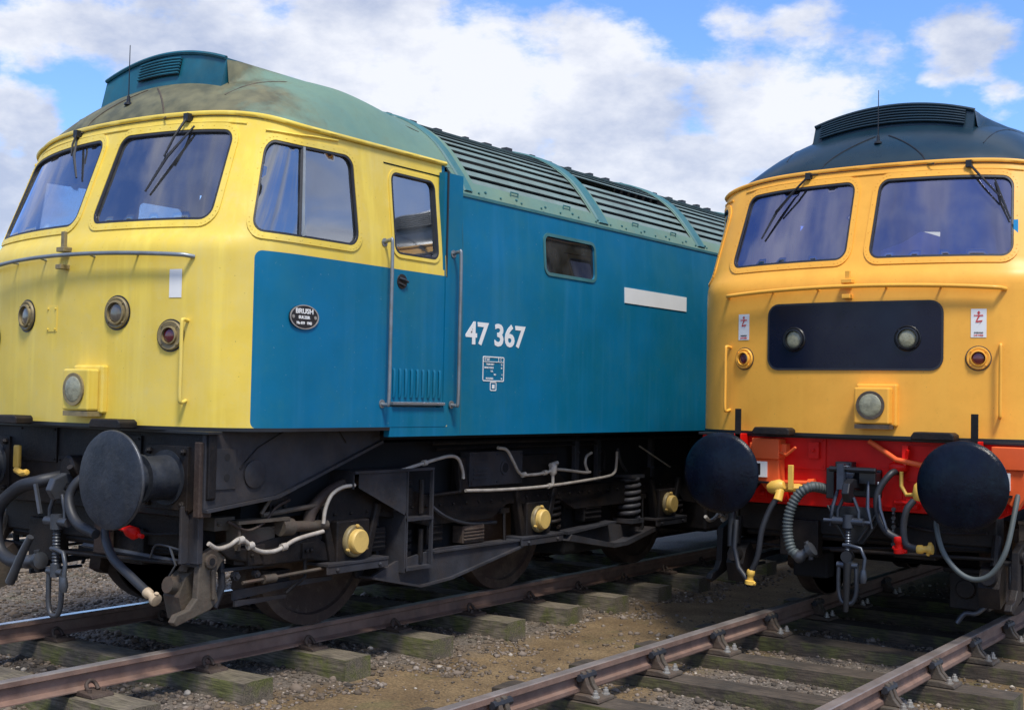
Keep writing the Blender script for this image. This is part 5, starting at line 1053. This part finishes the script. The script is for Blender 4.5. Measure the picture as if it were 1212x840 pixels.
def rough_block(m_, x0, x1, y0, y1, z0, z1, seed, j=.004):
    nx, nyy, nzz = 14, 3, 2; idx = {}; 
    def P_(i, k, q):
        key = (i, k, q)
        if key not in idx:
            x = x0+(x1-x0)*i/nx; y = y0+(y1-y0)*k/nyy; z = z0+(z1-z0)*q/nzz; nn = noise.noise_vector(Vector((x*2.3+seed, y*5, z*7)))
            e_ = .006 if (k in (0, nyy) and q in (0, nzz)) else 0
            yc = (y0+y1)/2; zc = (z0+z1)/2; idx[key] = len(m_.v); m_.v.append((x+nn.x*j*1.6, y+nn.y*j-(e_ if y > yc else -e_), z+nn.z*j-(e_ if z > zc else -e_)*.6))
        return idx[key]
    def q4(*a): m_.f.append(tuple(P_(*t) for t in a)); m_.m.append(0)
    for i in range(nx):
        for k in range(nyy): q4((i, k, 0), (i, k+1, 0), (i+1, k+1, 0), (i+1, k, 0)); q4((i, k, nzz), (i+1, k, nzz), (i+1, k+1, nzz), (i, k+1, nzz))
        for q in range(nzz): q4((i, 0, q), (i+1, 0, q), (i+1, 0, q+1), (i, 0, q+1)); q4((i, nyy, q), (i, nyy, q+1), (i+1, nyy, q+1), (i+1, nyy, q))
    for k in range(nyy):
        for q in range(nzz): q4((0, k, q), (0, k, q+1), (0, k+1, q+1), (0, k+1, q)); q4((nx, k, q), (nx, k+1, q), (nx, k+1, q+1), (nx, k, q+1))

def base_plate(o, x):      # flat-bottom rail on plate with curled spring clips
    m_ = MB(); m_.prism([(x-.20, -.178), (x+.20, -.178), (x+.19, -.160), (x+.08, -.150), (x-.08, -.150), (x-.19, -.160)], 'y', -.075, .075); r = m_.build('rail_chair', M['rust'], o, bevel=.004); r.location.z = .033
    for sg in (1, -1):
        m_ = MB(); xx = x+sg*.085; m_.tube(crom([(xx+sg*.02, -.03, -.155), (xx, -.03, -.12), (xx-sg*.005, -.0, -.10), (xx, .03, -.12), (xx+sg*.03, .03, -.150)], 5), .012, 7); m_.tube([(xx+sg*.05, -.045, -.16), (xx+sg*.05, -.045, -.135)], .013, 6); m_.tube([(xx+sg*.06, .045, -.165), (xx+sg*.06, .045, -.14)], .013, 6); m_.build('rail_clip', M['rust'], r, smooth=60)
def chair(o, x):           # cast chair with jaws and screw bolts
    m_ = MB(); m_.prism([(x-.19, -.20), (x+.19, -.20), (x+.185, -.180), (x+.10, -.165), (x-.10, -.165), (x-.185, -.180)], 'y', -.095, .095)
    for sg in (1, -1):
        for dy in (-.030, .030): m_.prism([(x+sg*.03, -.165), (x+sg*.125, -.165), (x+sg*.085, -.12), (x+sg*.055, -.045), (x+sg*.035, -.04), (x+sg*.022, -.09)], 'y', dy-.018, dy+.018)
        m_.box(*sorted((x+sg*.012, x+sg*.05)), -.045, .045, -.125, -.055)
    r = m_.build('rail_chair', M['guard'], o, bevel=.005); r.location.z = .030
    for sg in (1, -1):
        for dy in (-.058, .058):
            m_ = MB(); m_.lathe([(0, .026), (.008, .026), (.008, .017), (.028, .017), (.03, .010), (.042, .010)], (x+sg*.148, dy, -.176), (0, 0, 1), 8); m_.build('chair_bolt', M['bolt'], r)
    m_ = MB(); m_.tube([(x+.045, -.08, -.075), (x+.045, .085, -.075)], [.022, .026], 8); m_.build('rail_key', M['rubber'], r)
def sleeper(tx, y, kind, seed, label, hl=1.29):
    o = MB(); zt = -.145 if kind == 1 else -.171; h = .20; wy = .125
    rough_block(o, -hl, hl, -wy, wy, zt-h, zt, seed); s_ = o.build('railway_sleeper', M['timber' if kind == 1 else 'timber2'], None, smooth=50)
    s_.location = (tx, y, 0); s_.rotation_euler = (0, 0, R(random.uniform(-1.2, 1.2)))
    tag(s_, label, 'sleeper', 'sleepers under the blue locomotive' if kind == 1 else 'sleepers under the orange-fronted locomotive')
    for x in (-.753, .753): (base_plate if kind == 1 else chair)(s_, x)
    return s_
ORD = ['nearest', 'second', 'third', 'fourth', 'fifth', 'sixth', 'seventh', 'eighth', 'ninth', 'tenth', 'eleventh', 'twelfth', 'thirteenth', 'fourteenth', 'fifteenth']
y1s = [2.85, 3.70, 4.52, 5.37, 6.27, 7.15, 8.08, 8.92, 9.71, 10.52, 11.33, 12.14, 12.95]
for i, y in enumerate(y1s): sleeper(TR1, y, 1, i*7.1, '%s mossy timber sleeper from the viewer under the blue locomotive' % ORD[i])
y2s = [4.65, 5.52, 6.38, 7.24, 8.12, 9.03, 9.95, 10.8, 11.65]
for i, y in enumerate(y2s): sleeper(TR2, y, 2, 50+i*7.1, '%s timber sleeper from the viewer on the track of the orange-fronted locomotive' % ORD[i], 1.30)
def rail(tx, label, top='railtop', flat=True):
    hw = .035
    if flat: prof = [(-.065, -.152), (.065, -.152), (.065, -.144), (.012, -.128), (.009, -.05), (hw, -.038), (hw, -.006), (hw-.006, 0), (-hw+.006, 0), (-hw, -.006), (-hw, -.038), (-.009, -.05), (-.012, -.128), (-.065, -.144)]
    else: prof = [(-.03, -.160), (.03, -.160), (.034, -.150), (.034, -.125), (.012, -.112), (.010, -.055), (hw, -.042), (hw, -.006), (hw-.006, 0), (-hw+.006, 0), (-hw, -.006), (-hw, -.042), (-.010, -.055), (-.012, -.112), (-.034, -.125), (-.034, -.150)]
    prof = [(a_, b_*(.82 if flat else .85)) for a_, b_ in prof]; m_ = MB(); n = len(prof); yy = [-2+.5*i for i in range(60)]+[60, 120]; vs = []
    for y in yy: vs += [(a, y, b) for a, b in prof]
    it_ = [i for i in range(n) if prof[i][1] == 0]
    for j in range(len(yy)-1):
        for i in range(n):
            k = (i+1) % n; m_.cur = 1 if (prof[i][1] >= -.006 and prof[k][1] >= -.006) else 0
            m_.f.append((j*n+i, j*n+k, (j+1)*n+k, (j+1)*n+i)); m_.m.append(m_.cur)
    m_.v = vs; o = m_.build('rail', [M['rail'], M[top]], None); o.location = (tx, 0, 0); tag(o, label, 'rail', 'railway rails'); return o
rail(TR1+.753, 'rusty rail nearest the viewer under the blue locomotive')
rail(TR1-.753, 'shiny topped rail on the far side of the blue locomotive', 'shiny')
rail(TR2-.753, 'left rail of the track leading under the orange-fronted locomotive', flat=False)
rail(TR2+.753, 'right rail of the track leading under the orange-fronted locomotive', flat=False)

# far left: pile of pale boards seen below the blue locomotive, and a hedge line beyond
m_ = MB()
for i in range(6): m_.box(-13.6, -11.5, 7.25+random.uniform(-.04, .04), 7.88, -.30+i*.135, -.30+i*.135+.085)
o = m_.build('board_stack', mat('pale_weathered_boards', (.42, .36, .30), .8, var=.2), None, bevel=.01); tag(o, 'stack of pale boards lying beyond the blue locomotive', 'board stack')
m_ = MB(); m_.box(-11.49, -11.44, 7.86, 7.93, -.3, .52)
o2 = m_.build('end_board', mat('dull_red_board', (.35, .05, .04), .6), o); 
hv = []; hf = []
for k in range(9000):
    t = rs.rand(); ang = R(-10+t*130); d = 120+rs.rand()*14; h = 4.0+1.6*noise.noise(Vector((t*40, 0, 0)))+.9*noise.noise(Vector((t*140, 3, 0)))
    zz = rs.rand()**.7*h-.3; c_ = Vector((-math.sin(ang)*d, math.cos(ang)*d, zz)); r_ = .35+rs.rand()*.45; b_ = len(hv)
    for q in range(4): hv.append(tuple(c_+Vector((rs.uniform(-r_, r_), rs.uniform(-r_, r_), rs.uniform(-r_, r_)))))
    hf += [(b_, b_+1, b_+2), (b_, b_+2, b_+3), (b_+1, b_+2, b_+3)]
m_ = MB(); m_.v = hv; m_.f = hf; m_.m = [0]*len(hf); o = m_.build('hedge', mat('dark_hedge_leaves', (.05, .075, .03), .8, var=.5, vscale=.3), None, flip='keep'); tag(o, 'distant dark hedge line beyond the yard', 'hedge', kind='stuff')
